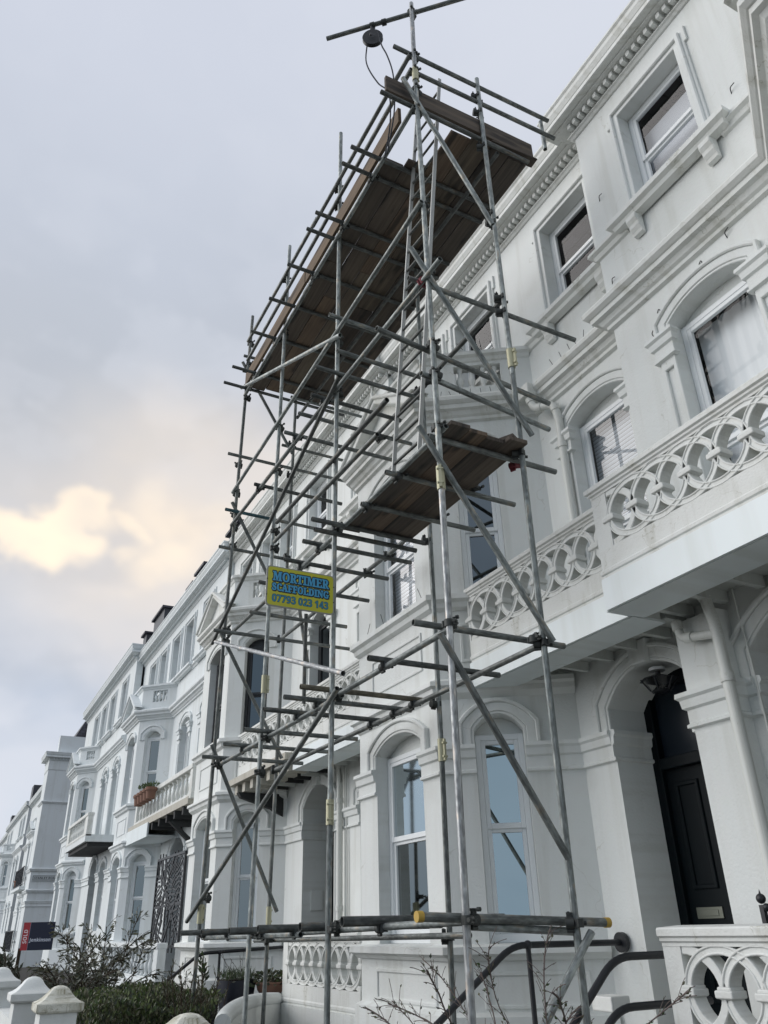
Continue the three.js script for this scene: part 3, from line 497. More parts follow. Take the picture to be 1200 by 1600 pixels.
// the scaffolded house with the black door
{
  const z = -5.17, g = house({ x0: -9.3, x1: -4.352, z, dy: -0.006, dentils: 52, bay: { c: -7.54, z: -4.06, win: ['bayfront', 'blind', 'mirror', 'mirrordark'] }, ops: [{ x: -4.97, ...OP.first(0, 0.86, 'blind', 4.0), level: 1 }, { x: -4.95, ...OP.porch(0, 1.04) }, { x: -4.97, ...OP.second(0, 0.82, 'dark') }, { x: -6.98, ...OP.second(0, 0.84, 'dark') }, { x: -8.2, ...OP.second(0, 0.84, 'dark') }] });
  ringBalcony(g, -6.40, -4.19, -4.33, { wz: z, postL: 0.02 });
  { const sp = []; for (const [x0, z0, x1, z1, y, n] of [[-6.5, -4.2, -6.0, -4.92, 7.15, 7], [-6.7, -3.98, -8.2, -3.98, 4.69, 5], [-6.62, -4.03, -6.4, -4.3, 3.78, 3], [-5.4, -5.05, -4.6, -5.05, 7.15, 6], [-6.3, -4.4, -6.0, -4.85, 7.83, 4]]) for (let i = 0; i < n; i++) { const t = (i + 0.3 * rnd()) / n, q = new THREE.CylinderGeometry(0.0035, 0.0035, 0.13, 5); q.rotateZ(rr(-0.35, 0.35)); q.rotateX(rr(-0.2, 0.5)); q.translate(mix(x0, x1, t), y + 0.05, mix(z0, z1, t)); sp.push(q); } const m = mesh('bird_spikes', merge(sp), M.black, g); m.userData.kind = 'stuff'; }
  downpipe(g, [[-5.78, 6.95, -4.98], [-5.74, 6.78, -5.0], [-5.5, 6.72, -5.08], [-5.48, 6.5, -5.1], [-5.48, 3.9, -5.1]], 0.045);
  mesh('rain_hopper', merge([box(0.2, 0.16, 0.14, -5.78, 7.02, -4.96, 0.02)]), M.pvc, g);
  const d = frontDoor(g, -5.5, -4.42, -5.66, -5.17);
  { // black hexagonal lantern on the porch ceiling
    const l = grp('lantern', g); l.position.set(-4.94, 3.43, -5.30); l.scale.set(1.45, 0.5, 1.45);
    const roofg = new THREE.CylinderGeometry(0.03, 0.12, 0.09, 6); roofg.translate(0, 0.13, 0);
    const bot = new THREE.CylinderGeometry(0.06, 0.045, 0.03, 6); bot.translate(0, -0.12, 0); const bars = [];
    for (let i = 0; i < 6; i++) { const a = i * Math.PI / 3 + Math.PI / 6, q = new THREE.CylinderGeometry(0.006, 0.006, 0.21, 6), m = aim(new THREE.Object3D(), V3(Math.sin(a) * 0.085, -0.012, Math.cos(a) * 0.085), V3(Math.sin(a) * 0.11, 0.09, Math.cos(a) * 0.11)); m.updateMatrix(); bars.push(q.applyMatrix4(m.matrix)); }
    mesh('lantern_frame', merge([roofg, bot, ...bars, new THREE.CylinderGeometry(0.015, 0.015, 0.1, 8).translate(0, 0.2, 0)]), M.black, l);
    const gl = new THREE.CylinderGeometry(0.1, 0.055, 0.2, 6, 1, true); gl.translate(0, -0.012, 0); mesh('lantern_glass', gl, M.glass, l);
    mesh('ceiling_rose', new THREE.CylinderGeometry(0.05, 0.05, 0.05, 16).translate(0, 0.27, 0), M.upvc, l);
  }
  tag(g, 'white terraced house behind the scaffolding with black front door and hexagonal lantern', 'house', 'white terraced houses');
}
// next house along: bay with black framed sashes
{
  const z = -5.06, g = house({ x0: -17.6, x1: -9.302, z, dy: 0.005, bay: { c: -15.0, z: -4.1, win: ['mirrorgrey', 'black mirrordark', 'mirrorgrey', 'black mirrordark'] }, ops: [{ x: -12.0, ...OP.porch(0, 1.2) }, { x: -10.0, ...OP.ground(0, 1.0, 'mirror') }, { x: -12.0, ...OP.first(0, 0.86, 'black mirrordark', 4.0), level: 1 }, { x: -9.95, ...OP.first(0, 0.86, 'net', 4.0), level: 1 }, { x: -12.2, ...OP.second(0, 0.86, 'net') }, { x: -10.2, ...OP.second(0, 0.8, 'net') }, { x: -13.85, ...OP.second(0, 0.74, 'net') }, { x: -15.0, ...OP.second(0, 0.8, 'net') }, { x: -16.4, ...OP.second(0, 0.8, 'net') }] });
  ringBalcony(g, -14.0, -8.75, -4.33, { wz: z, postL: 0.05, postR: 0.05, fasciaFrom: -11.2 });
  mesh('slab_edge', box(2.75, 0.10, 0.14, -12.6, 3.87, -4.262), M.dirtyslab, g); 
  for (let i = 0; i < 7; i++) mesh('joist_end', box(0.14, 0.15, 0.3, -13.75 + i * 0.4, 3.74, -4.42), M.dirtyslab, g);
  mesh('bracket', extrude([[0, 3.66], [0.8, 3.66], [0.75, 3.58], [0.2, 3.42], [0.0, 3.30]], 0.12, -0.06).rotateY(-Math.PI / 2).translate(-13.45, 0, -5.0), M.darkwood, g);
  downpipe(g, [[-11.02, 3.8, -4.95], [-11.02, 3.6, -4.98], [-11.02, 0.8, -4.98]], 0.045); downpipe(g, [[-11.38, 3.72, -4.98], [-11.38, 0.8, -4.98]], 0.03); mesh('cable', pipe([V3(-10.9, 3.7, -5.02), V3(-10.88, 2.2, -5.03), V3(-10.9, 0.9, -5.03)], 0.01, 6), M.pvc, g);
  downpipe(g, [[-9.75, 10.0, -4.98], [-9.75, 3.9, -4.98]], 0.02);
  frontDoor(g, -12.64, -11.36, -5.54); mesh('meter_box', box(0.02, 0.28, 0.2, -12.58, 2.0, -5.3, 0.006), M.wall, g);
  tag(g, 'white terraced house left of the scaffolding with black framed upper bay windows', 'house', 'white terraced houses');
}
{
  const z = -4.95, g = house({ x0: -27.2, x1: -17.602, z, dy: -0.004, proudRight: true, far: true, bay: { c: -23.65, z: -4.18, win: ['mirror', 'mirror', 'mirror', 'mirror'] }, ops: [{ x: -20.3, ...OP.porch(0, 1.3) }, { x: -18.9, ...OP.ground(0, 1.0, 'mirror') }, { x: -20.6, ...OP.first(0, 0.86, 'mirror', 4.0), level: 1 }, { x: -18.6, ...OP.first(0, 0.86, 'mirror', 4.0), level: 1 }, { x: -21.05, ...OP.second(0, 0.86, 'mirror') }, { x: -22.5, ...OP.second(0, 0.86, 'mirror') }, { x: -19.2, ...OP.second(0, 0.8, 'mirror') }, { x: -24.1, ...OP.second(0, 0.8, 'mirror') }, { x: -25.5, ...OP.second(0, 0.8, 'mirror') }] });
  const b = balusterRail('balcony', g, -22.1, -16.6, -4.22, 4.02, { pitch: 0.36 });
  mesh('slab', box(6, 0.14, 0.75, -19.75, 3.98, -4.58), M.dirtyslab, b); mesh('fascia', box(2.5, 0.32, 0.04, -21.5, 3.78, -4.2), M.fascia, b); mesh('soffit_board', box(2.5, 0.03, 0.7, -21.5, 3.65, -4.56), M.fascia, b);
  for (let i = 0; i < 5; i++) mesh('joist', box(0.1, 0.16, 0.7, -20.0 + i * 0.7, 3.83, -4.58), M.darkwood, b);
  mesh('bracket', extrude([[0, 3.7], [0.8, 3.7], [0.0, 3.0], [0, 3.14], [0.6, 3.62], [0, 3.62]], 0.12, -0.06).rotateY(-Math.PI / 2).translate(-18.0, 0, -4.95), M.darkwood, g);
  for (const [x, t, w] of [[-19.0, 11.35, 1.0], [-22.3, 11.45, 1.0], [-23.4, 11.3, 0.7]]) { const d = mesh('dormer', box(w, t - 9.9, 1.6, x, (t + 9.9) / 2, -6.2), M.lead, g); mesh('dormer_roof', box(w + 0.12, 0.08, 1.7, x, t + 0.03, -6.15), M.slate, d); }
  tag(g, 'white house with flowerpots and bulbous balusters on its first floor balcony', 'house', 'white terraced houses');
}
{
  const z = -4.66, g = house({ x0: -37.6, x1: -27.202, z, proudRight: true, far: true, bay: { c: -34.3, z: -4.05, win: ['mirror', 'mirror', 'mirror', 'mirror'] }, ops: [{ x: -30.4, ...OP.porch(0, 1.3) }, { x: -28.6, ...OP.ground(0, 1.0, 'mirror') }, { x: -30.6, ...OP.first(0, 0.86, 'mirror', 4.0), level: 1 }, { x: -28.5, ...OP.first(0, 0.86, 'mirror', 4.0), level: 1 }, { x: -31.0, ...OP.second(0, 0.9, 'mirror') }, { x: -32.8, ...OP.second(0, 0.9, 'mirror') }, { x: -34.6, ...OP.second(0, 0.9, 'mirror') }, { x: -28.8, ...OP.second(0, 0.8, 'mirror') }] });
  const b = balusterRail('balcony', g, -31.2, -26.9, -3.75, 4.02, { pitch: 0.36, endPosts: 0.5 }); mesh('slab', box(4.3, 0.2, 0.95, -29.05, 3.95, -4.22), M.far, b); mesh('soffit_board', box(4.0, 0.12, 0.8, -29.05, 3.79, -4.25), M.darkwood, b);
  for (const [x, t, w] of [[-28.6, 11.9, 1.7], [-31.0, 11.85, 0.6]]) { const d = mesh('dormer', box(w, t - 9.9, 1.6, x, (t + 9.9) / 2, -6.3), M.lead, g); mesh('dormer_roof', box(w + 0.14, 0.08, 1.7, x, t + 0.03, -6.25), M.slate, d); }
  g.position.y = 0.26; tag(g, 'white end house of the terrace, its side facing the street gap beyond', 'house', 'white terraced houses');
}
// corner house across the side street
{
  const z = -5.1, g = house({ x0: -66, x1: -50, z, far: true, bay: { c: -56.2, hw: 1.3, z: -4.55, win: ['mirror', 'mirror', 'mirror', 'mirror'] }, ops: [{ x: -61, ...OP.first(0, 0.9, 'mirror', 4.0), level: 1 }, { x: -61, ...OP.ground(0, 0.9, 'mirror') }, { x: -53.2, ...OP.second(0, 0.8, 'mirror') }, { x: -54.8, ...OP.second(0, 0.8, 'mirror') }, { x: -56.4, ...OP.second(0, 0.8, 'mirror') }, { x: -58.5, ...OP.second(0, 0.8, 'mirror') }] });
  mesh('corner_pier', box(1.5, 9.75, 0.8, -50.75, 4.875, -4.7), M.far, g);
  mesh('side_wall', box(0.3, 9.78, 11, -49.85, 4.89, -9.8), M.far, g);
  const side = [[-51.5, -4.6], [-51.5, -4.29], [-49.69, -4.29], [-49.69, -15]];
  mesh('cornice', sweep(side, up(P.cornice, 0.5)), M.far, g); mesh('frieze', sweep(side, [[0, 10.25], [0.02, 10.2], [0.02, 9.74], [0, 9.7]]), M.far, g);
  for (const pr of [up(P.sill2, 0.2), up(P.string, 1.0), P.string, up(P.impost, 0.1)]) mesh('string_course', sweep(side, pr), M.far, g);
  const dn = []; for (let i = 0; i < 60; i++) dn.push(box(0.07, 0.09, 0.08, -49.62, 10.29, -4.5 - i * 0.16)); const dm = mesh('dentil_course', merge(dn), M.far, g); dm.userData.kind = 'stuff';
  mesh('side_parapet', box(0.5, 1.0, 10.5, -50.0, 11.1, -9.9), M.far, g);
  mesh('mansard', extrude([[5.0, 10.6], [6.1, 13.0], [14, 13.4], [14, 10.6]], 7).rotateY(Math.PI / 2).translate(-57.6, 0, 0), M.slate, g);
  const ch = mesh('chimney', box(0.9, 2.6, 1.3, -51.2, 12.6, -7.35, 0.03), M.chimney, g); mesh('chimney_cap', box(1.05, 0.16, 1.45, -51.2, 13.9, -7.35), M.chimney, ch); for (const q of [-0.35, 0.3]) mesh('chimney_pot', new THREE.CylinderGeometry(0.13, 0.16, 0.5, 10).translate(-51.2, 14.15, -7.35 + q), M.chimney, ch);
  // wrought balconettes
  for (const y of [4.1, 0.9]) { const r = grp('balconette', g), pts = []; for (let i = 0; i < 26; i++) pts.push(box(0.025, 1.0, 0.025, -58.6 + i * 0.2, y + 0.5, -4.25)); for (let i = 0; i < 5; i++) pts.push(box(0.025, 1.0, 0.025, -53.55, y + 0.5, -4.3 - i * 0.1)); pts.push(box(5.1, 0.05, 0.05, -56.05, y + 1.0, -4.25), box(5.1, 0.04, 0.04, -56.05, y + 0.08, -4.25)); mesh('railing_bars', merge(pts), M.black, r); mesh('slab', box(5.3, 0.16, 0.7, -56.05, y - 0.09, -4.5), M.far, r); }
  g.position.x = 1.3; tag(g, 'white corner house across the side street with iron balconettes and blank side wall', 'house');
}
{
  let k = 0; for (const [x0, c, label] of [[-86, -76.5, 'far white terraced house beyond the corner house, nearer of two'], [-106, -96.5, 'far white terraced house at the left frame edge, farther of two']]) {
    const g = house({ x0, x1: x0 + 18.6, z: -5.1 - 0.3 * k, far: true, proudRight: !k, bay: { c, hw: 1.6, z: -4.3, win: ['mirror', 'mirror', 'mirror', 'mirror'] }, ops: [[-7], [-4], [4.5], [7]].flatMap(([d]) => [{ x: c + d, ...OP.second(0, 1.0, 'mirror') }, { x: c + d, ...OP.first(0, 1.0, 'mirror', 4.0), level: 1 }, { x: c + d, ...OP.ground(0, 1.0, 'mirror') }]) });
    g.position.y = 0.4; k++; mesh('dormer', box(1.6, 1.6, 1.6, c + 4, 11.2, -6.3), M.lead, g); tag(g, label, 'house', 'white terraced houses');
  }
}
// ------------------------------------------------------------------ scaffolding
{
  const O = V3(-7.2, 0, -3.25), S = grp('scaffolding'); S.position.copy(O);
  const loc = (p) => V3(p[0] - O.x, p[1] - O.y, p[2] - O.z);
  const R = 0.0242;
  const tube = (name, a, b, mat = 1, r = R) => { const A = loc(a), B = loc(b), m = mesh(name, tubeGeo(r, A.distanceTo(B)), M.tubes[mat], S); aim(m, A, B); m.rotateY(rr(0, 6)); return m; };
  // right-angle coupler: two bands with hinge lugs, bolts and nuts
  const half = (() => { const band1 = new THREE.CylinderGeometry(0.034, 0.034, 0.05, 14), lug = new THREE.BoxGeometry(0.03, 0.034, 0.02).translate(0.047, 0, 0), bolt = new THREE.CylinderGeometry(0.007, 0.007, 0.075, 8).rotateX(Math.PI / 2).translate(0.055, 0, 0.01), nut = new THREE.CylinderGeometry(0.014, 0.014, 0.02, 6).rotateX(Math.PI / 2).translate(0.055, 0, 0.045), hinge = new THREE.CylinderGeometry(0.011, 0.011, 0.045, 8).translate(-0.042, 0, 0); return merge([band1, lug, bolt, nut, hinge]); })();
  const couplerGeo = merge([half.clone(), half.clone().rotateZ(Math.PI / 2).rotateY(Math.PI / 2).translate(0, 0.0, -0.052), new THREE.BoxGeometry(0.04, 0.04, 0.03).translate(0, 0, -0.026)]);
  const coupler = (x, y, z, turn = 0, red = false, tilt = 0) => { const c = mesh('coupler', couplerGeo, red ? M.clampred : M.clamp, S); c.position.copy(loc([x, y, z])); c.rotation.set(tilt, turn, 0); return c; };
  const sleeveGeo = merge([new THREE.CylinderGeometry(0.033, 0.033, 0.2, 16), new THREE.BoxGeometry(0.03, 0.19, 0.022).translate(0.038, 0, 0), ...[-0.06, 0.06].map((y) => new THREE.CylinderGeometry(0.011, 0.011, 0.05, 6).rotateX(Math.PI / 2).translate(0.045, y, 0))]);
  const sleeve = (x, y, z, turn = 0.8) => { const s = mesh('joint_sleeve', sleeveGeo, M.sleeve, S); s.position.copy(loc([x, y, z])); s.rotation.y = turn; };
  // uprights
  const zo = -2.80, zi = -3.62;
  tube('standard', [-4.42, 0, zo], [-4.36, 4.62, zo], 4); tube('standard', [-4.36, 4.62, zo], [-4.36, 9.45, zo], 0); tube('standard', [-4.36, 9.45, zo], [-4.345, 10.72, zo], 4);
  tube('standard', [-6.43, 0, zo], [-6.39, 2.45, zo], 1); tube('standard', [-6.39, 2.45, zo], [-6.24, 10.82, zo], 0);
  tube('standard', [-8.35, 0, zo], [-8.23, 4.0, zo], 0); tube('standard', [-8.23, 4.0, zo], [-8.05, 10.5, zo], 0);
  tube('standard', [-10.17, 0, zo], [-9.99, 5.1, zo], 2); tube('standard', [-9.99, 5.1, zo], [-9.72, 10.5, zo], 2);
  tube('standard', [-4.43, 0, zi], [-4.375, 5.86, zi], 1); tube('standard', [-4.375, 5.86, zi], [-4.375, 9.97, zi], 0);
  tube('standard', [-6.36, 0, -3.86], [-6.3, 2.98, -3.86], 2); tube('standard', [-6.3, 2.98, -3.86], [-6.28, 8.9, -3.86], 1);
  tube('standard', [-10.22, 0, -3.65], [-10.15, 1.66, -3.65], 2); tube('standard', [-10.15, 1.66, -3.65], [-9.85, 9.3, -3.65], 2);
  sleeve(-4.365, 4.6, zo, -0.6); sleeve(-4.357, 9.47, zo, 2.2); sleeve(-6.392, 2.46, zo, -0.4); sleeve(-8.23, 4.01, zo, 1); sleeve(-4.375, 6.03, zi, 0.4); sleeve(-6.3, 3.02, -3.86, 0.2); sleeve(-10.11, 1.79, zo, 2); sleeve(-10.14, 1.76, -3.65, 2.4);
  // base level: doubled tubes at waist height
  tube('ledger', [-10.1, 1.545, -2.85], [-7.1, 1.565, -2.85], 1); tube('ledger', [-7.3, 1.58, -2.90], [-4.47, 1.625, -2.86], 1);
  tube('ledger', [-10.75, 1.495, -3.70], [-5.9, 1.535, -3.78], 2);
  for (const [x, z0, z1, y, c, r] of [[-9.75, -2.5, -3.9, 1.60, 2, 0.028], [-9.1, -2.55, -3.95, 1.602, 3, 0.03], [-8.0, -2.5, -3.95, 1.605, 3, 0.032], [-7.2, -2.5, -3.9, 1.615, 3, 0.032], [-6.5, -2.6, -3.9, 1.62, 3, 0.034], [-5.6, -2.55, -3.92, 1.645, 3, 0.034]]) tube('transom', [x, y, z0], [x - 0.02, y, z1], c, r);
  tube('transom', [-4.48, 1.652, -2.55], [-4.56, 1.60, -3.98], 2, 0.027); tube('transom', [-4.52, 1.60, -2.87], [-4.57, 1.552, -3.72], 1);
  for (const [x, y, z] of [[-4.475, 1.653, -2.53], [-4.562, 1.599, -4.0]]) { const c = mesh('end_cap', new THREE.CylinderGeometry(0.031, 0.031, 0.04, 16).rotateX(Math.PI / 2), M.yellow, S); c.position.copy(loc([x, y, z])); }
  // first lift
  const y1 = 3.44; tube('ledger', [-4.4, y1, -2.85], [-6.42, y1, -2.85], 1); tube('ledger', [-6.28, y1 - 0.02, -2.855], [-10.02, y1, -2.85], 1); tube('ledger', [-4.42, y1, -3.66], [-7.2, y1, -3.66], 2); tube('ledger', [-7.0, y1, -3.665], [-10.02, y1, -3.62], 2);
  for (const [x, a, b, c] of [[-4.56, -2.62, -3.95, 2], [-5.42, -2.69, -3.94, 3], [-6.4, -2.51, -3.77, 5], [-6.78, -2.5, -3.83, 2], [-7.28, -2.48, -3.77, 3], [-8.18, -2.59, -3.91, 2], [-8.96, -2.6, -3.89, 2], [-9.76, -2.58, -3.89, 2]]) tube('transom', [x, y1 + 0.05, a], [x, y1 + 0.05, b], c);
  // second lift
  const y2 = 5.06; tube('ledger', [-4.32, y2, -2.85], [-7.4, y2, -2.85], 1); tube('ledger', [-7.2, y2 + 0.005, -2.85], [-9.95, y2 + 0.06, -2.85], 2); tube('ledger', [-4.40, 5.15, -3.63], [-6.6, 5.15, -3.63], 2); tube('ledger', [-6.5, 5.14, -3.63], [-10.0, 5.2, -3.62], 2);
  for (const [x, a, b, c, y] of [[-4.48, -2.78, -4.06, 2, 5.045], [-5.1, -2.72, -4.07, 2, 5.03], [-5.7, -2.78, -4.02, 2, 5.03], [-6.2, -2.50, -3.74, 3, 5.05], [-6.3, -2.57, -3.70, 3, 5.0], [-6.8, -2.65, -3.92, 3, 5.11], [-7.3, -2.64, -3.9, 3, 5.11], [-8.0, -2.6, -4.0, 3, 5.11], [-8.75, -2.75, -4.05, 2, 5.03], [-9.56, -2.54, -4.5, 2, 5.03]]) tube('transom', [x, y, a], [x - 0.02, y, b], c);
  // guard rails and third lift
  tube('guard_rail', [-7.95, 5.88, -2.76], [-5.11, 5.80, -2.76], 3); tube('guard_rail', [-8.0, 5.65, -2.76], [-5.31, 5.55, -2.76], 2); 
  tube('ledger', [-9.9, 6.74, -2.76], [-6.2, 6.68, -2.76], 2); tube('ledger', [-6.35, 6.69, -2.765], [-4.1, 6.60, -2.765], 1);
  tube('ledger', [-9.95, 7.30, -2.755], [-4.32, 7.52, -2.755], 1); tube('ledger', [-8.2, 6.86, -3.66], [-4.40, 6.73, -3.62], 3);
  for (const [x, a, b, c, y] of [[-4.5, -2.68, -4.57, 2, 6.70], [-5.75, -2.55, -3.62, 2, 6.76], [-6.08, -2.46, -3.75, 2, 6.76], [-6.55, -2.6, -3.72, 3, 6.76], [-6.92, -2.6, -4.18, 2, 6.75], [-7.36, -2.6, -4.2, 2, 6.76], [-8.67, -2.68, -3.94, 3, 6.76], [-9.85, -2.64, -3.4, 6, 6.95], [-9.87, -3.4, -4.1, 2, 6.95], [-9.95, -2.62, -3.95, 2, 6.4], [-9.72, -2.58, -4.6, 2, 7.8], [-10.0, -3.5, -4.9, 2, 8.36], [-9.4, -3.4, -4.9, 1, 8.86], [-6.08, -2.6, -3.55, 1, 7.52]]) tube('transom', [x, y, a], [x - 0.02, y, b], c);
  tube('transom', [-4.40, 5.90, -2.3], [-4.72, 5.98, -4.3], 2); tube('transom', [-4.40, 5.58, -2.7], [-4.66, 5.62, -4.2], 1);
  // top deck
  tube('ledger', [-4.35, 8.93, -2.765], [-7.3, 8.92, -2.765], 1); tube('ledger', [-7.1, 8.91, -2.77], [-9.7, 8.90, -2.765], 2); tube('ledger', [-4.4, 8.87, -3.8], [-9.9, 8.87, -3.7], 3);
  for (const x of [-4.385, -5.08, -5.31, -6.05, -6.32, -6.95, -7.62, -8.34, -9.2, -9.62]) tube('transom', [x, 8.965, -2.40], [x - 0.02, 8.965, x < -9.5 ? -4.4 : -4.22], 3);
  tube('guard_rail', [-9.75, 9.98, -2.76], [-6.9, 9.9, -2.76], 2); tube('guard_rail', [-7.05, 9.9, -2.765], [-4.36, 9.80, -2.76], 2); tube('guard_rail', [-9.7, 9.56, -2.76], [-4.36, 9.54, -2.76], 2);
  tube('guard_rail', [-4.40, 9.86, -2.58], [-4.38, 9.86, -4.6], 2); tube('guard_rail', [-4.40, 9.58, -2.8], [-4.38, 9.58, -4.65], 2); tube('guard_rail', [-9.78, 9.7, -2.72], [-9.75, 9.7, -3.3], 2); tube('guard_rail', [-9.78, 9.4, -2.72], [-9.75, 9.4, -3.2], 2);
  tube('standard', [-4.45, 9.42, -4.55], [-4.45, 9.9, -4.55], 0);
  tube('jib', [-5.02, 10.53, -2.07], [-3.80, 10.57, -3.42], 2);
  // braces
  tube('brace', [-10.45, 1.72, -2.74], [-6.1, 3.42, -2.73], 2); tube('brace', [-10.3, 5.1, -2.73], [-6.1, 6.74, -2.73], 3); tube('brace', [-9.85, 9.12, -2.74], [-6.1, 7.30, -2.74], 0); tube('brace', [-10.15, 5.08, -2.735], [-5.98, 3.52, -2.73], 4);
  for (const [x, y0, z0, y9, z9, c] of [[-9.82, 9.6, -2.72, 8.13, -3.61, 2], [-9.88, 7.1, -2.74, 6.01, -3.36, 2], [-9.95, 5.18, -2.72, 3.57, -3.67, 2], [-10.0, 3.69, -2.75, 1.8, -3.7, 2], [-4.33, 6.88, -2.62, 5.22, -3.71, 1], [-4.335, 5.0, -2.61, 3.42, -3.66, 1], [-4.36, 3.36, -2.71, 1.97, -3.58, 2], [-4.33, 9.26, -2.63, 7.62, -3.56, 0], [-4.37, 1.55, -3.70, 0.62, -2.83, 0], [-8.8, 5.13, -3.5, 4.0, -3.5, 3], [-9.3, 5.4, -3.6, 4.6, -3.75, 2]]) tube('brace', [x, y0, z0], [x, y9, z9], c);
  // couplers wherever tubes meet the uprights
  for (const [x, ys, z, t] of [[-4.38, [1.63, 3.45, 5.07, 5.6, 5.9, 6.66, 7.52, 8.92, 9.25, 9.55, 9.82, 10.6], zo, 0.4], [-6.34, [1.6, 3.42, 5.07, 6.7, 7.42, 8.92, 9.55, 9.86], zo, 0.2], [-8.17, [1.58, 3.42, 5.08, 5.64, 5.87, 6.72, 7.38, 8.92, 9.55, 9.93], zo, 0.2], [-9.98, [1.57, 1.95, 3.44, 5.05, 5.2, 6.45, 6.75, 6.95, 7.3, 7.8], zo, 0.1], [-9.78, [8.9, 9.1, 9.55, 9.98], zo, 0.1], [-4.39, [1.6, 3.42, 5.05, 6.58, 6.75, 7.72, 7.85, 8.85, 9.4, 9.68], zi, 2.6], [-6.32, [1.52, 3.44, 5.14, 6.2, 7.05], -3.86, 2.9], [-10.05, [1.5, 3.44, 5.2], -3.65, 3], [-9.92, [6.4, 7.8, 8.36], -3.65, 3]]) for (const y of ys) coupler(x, y, z, t + rr(-0.3, 0.3));
  for (const [x, y, z, t] of [[-5.42, 3.45, -2.85, 1.6], [-6.4, 3.45, -3.66, 1.6], [-6.78, 3.45, -3.66, 1.6], [-6.78, 3.45, -2.85, 1.6], [-7.28, 3.45, -2.85, 1.6], [-7.28, 3.45, -3.66, 1.6], [-8.96, 3.45, -2.85, 1.6], [-6.8, 5.07, -2.85, 1.6], [-7.3, 5.07, -2.85, 1.6], [-6.8, 5.14, -3.63, 1.6], [-7.3, 5.14, -3.63, 1.6], [-5.1, 5.03, -2.85, 1.6], [-5.7, 5.03, -2.85, 1.6], [-5.1, 5.1, -3.63, 1.6], [-5.7, 5.1, -3.63, 1.6], [-6.92, 6.72, -3.64, 1.6], [-6.55, 6.72, -2.76, 1.6], [-5.75, 6.72, -3.6, 1.6], [-7.36, 6.72, -2.76, 1.6], [-8.67, 6.72, -2.76, 1.6], [-5.3, 8.93, -2.77, 1.6], [-6.05, 8.93, -2.77, 1.6], [-6.95, 8.93, -2.77, 1.6], [-8.34, 8.93, -2.77, 1.6], [-9.2, 8.93, -2.77, 1.6], [-8.1, 3.05, -2.73, 0], [-9.9, 3.44, -2.8, 0], [-4.42, 3.45, -3.55, 0.4], [-7.2, 1.58, -2.85, 1.6], [-5.6, 1.6, -2.87, 1.6], [-9.1, 1.57, -2.85, 1.6], [-8.0, 1.57, -2.85, 1.6]]) coupler(x, y, z, t);
  coupler(-4.40, 6.62, -2.77, 0.9, true, 0.5); coupler(-4.52, 5.04, -3.68, 2, true);
  // boards: top deck, its toe boards, and the lower deck
  const board = (name, a, b, w, t, mat, vert) => { const L = Math.hypot(b[0] - a[0], b[2] - a[2]), g = vert ? new RoundedBoxGeometry(L, w, t, 1, 0.004) : new RoundedBoxGeometry(L, t, w, 1, 0.005), p = g.attributes.position, uv = g.attributes.uv; const du = rnd(), dv = rnd(); for (let i = 0; i < p.count; i++) uv.setXY(i, (vert ? p.getY(i) : p.getZ(i)) * 1.6 + du, p.getX(i) * 0.8 + dv); const m = mesh(name, clean(g), mat, S); m.position.copy(loc([(a[0] + b[0]) / 2, (a[1] + b[1]) / 2, (a[2] + b[2]) / 2])); m.rotation.y = -Math.atan2(b[2] - a[2], b[0] - a[0]); return m; };
  for (let i = 0; i < 6; i++) {
    const z = -2.915 - i * 0.242, xe = i < 1 ? -5.08 : i < 2 ? -4.98 : -4.415 - (i % 3) * 0.03, cut = -6.7 - (i % 2) * 0.6, cm = (k) => M.boards[(i * 2 + k * 3) % 5];
    board('board', [-9.62 + (i % 3) * 0.06, 9.012, z], [cut, 9.012, z + rr(-0.006, 0.006)], i % 3 === 1 ? 0.228 : 0.239, 0.038, cm(0)); board('board', [cut - 0.005 + 0.01, 9.014, z + rr(-0.006, 0.006)], [xe, 9.014, z], i % 3 === 1 ? 0.228 : 0.239, 0.038, cm(1));
  }
  board('toe_board', [-9.62, 9.115, -2.745], [-7.2, 9.115, -2.745], 0.225, 0.038, M.toe, true); board('toe_board', [-7.19, 9.118, -2.75], [-4.62, 9.118, -2.745], 0.225, 0.038, M.toe, true);
  board('toe_board', [-4.415, 9.20, -2.47], [-4.415, 9.16, -4.30], 0.225, 0.038, M.boards[0], true); board('board', [-4.45, 9.04, -3.75], [-4.43, 9.04, -4.33], 0.12, 0.02, M.boards[1]);
  for (let i = 0; i < 4; i++) { const z = -2.965 - i * 0.185; board('board', [-6.32 + (i % 2) * 0.05, 5.085 + i * 0.004, z], [-4.28 - (i % 3) * 0.035, 5.085 + i * 0.004, z], 0.181, 0.038, M.boards[[3, 2, 1, 0][i]]); }
  board('board', [-5.4, 5.125, -2.98], [-4.32, 5.125, -3.55], 0.2, 0.036, M.boards[1]);
  tag(S, 'tall tube scaffolding with plank decks on the front of the white terrace', 'scaffolding');
}
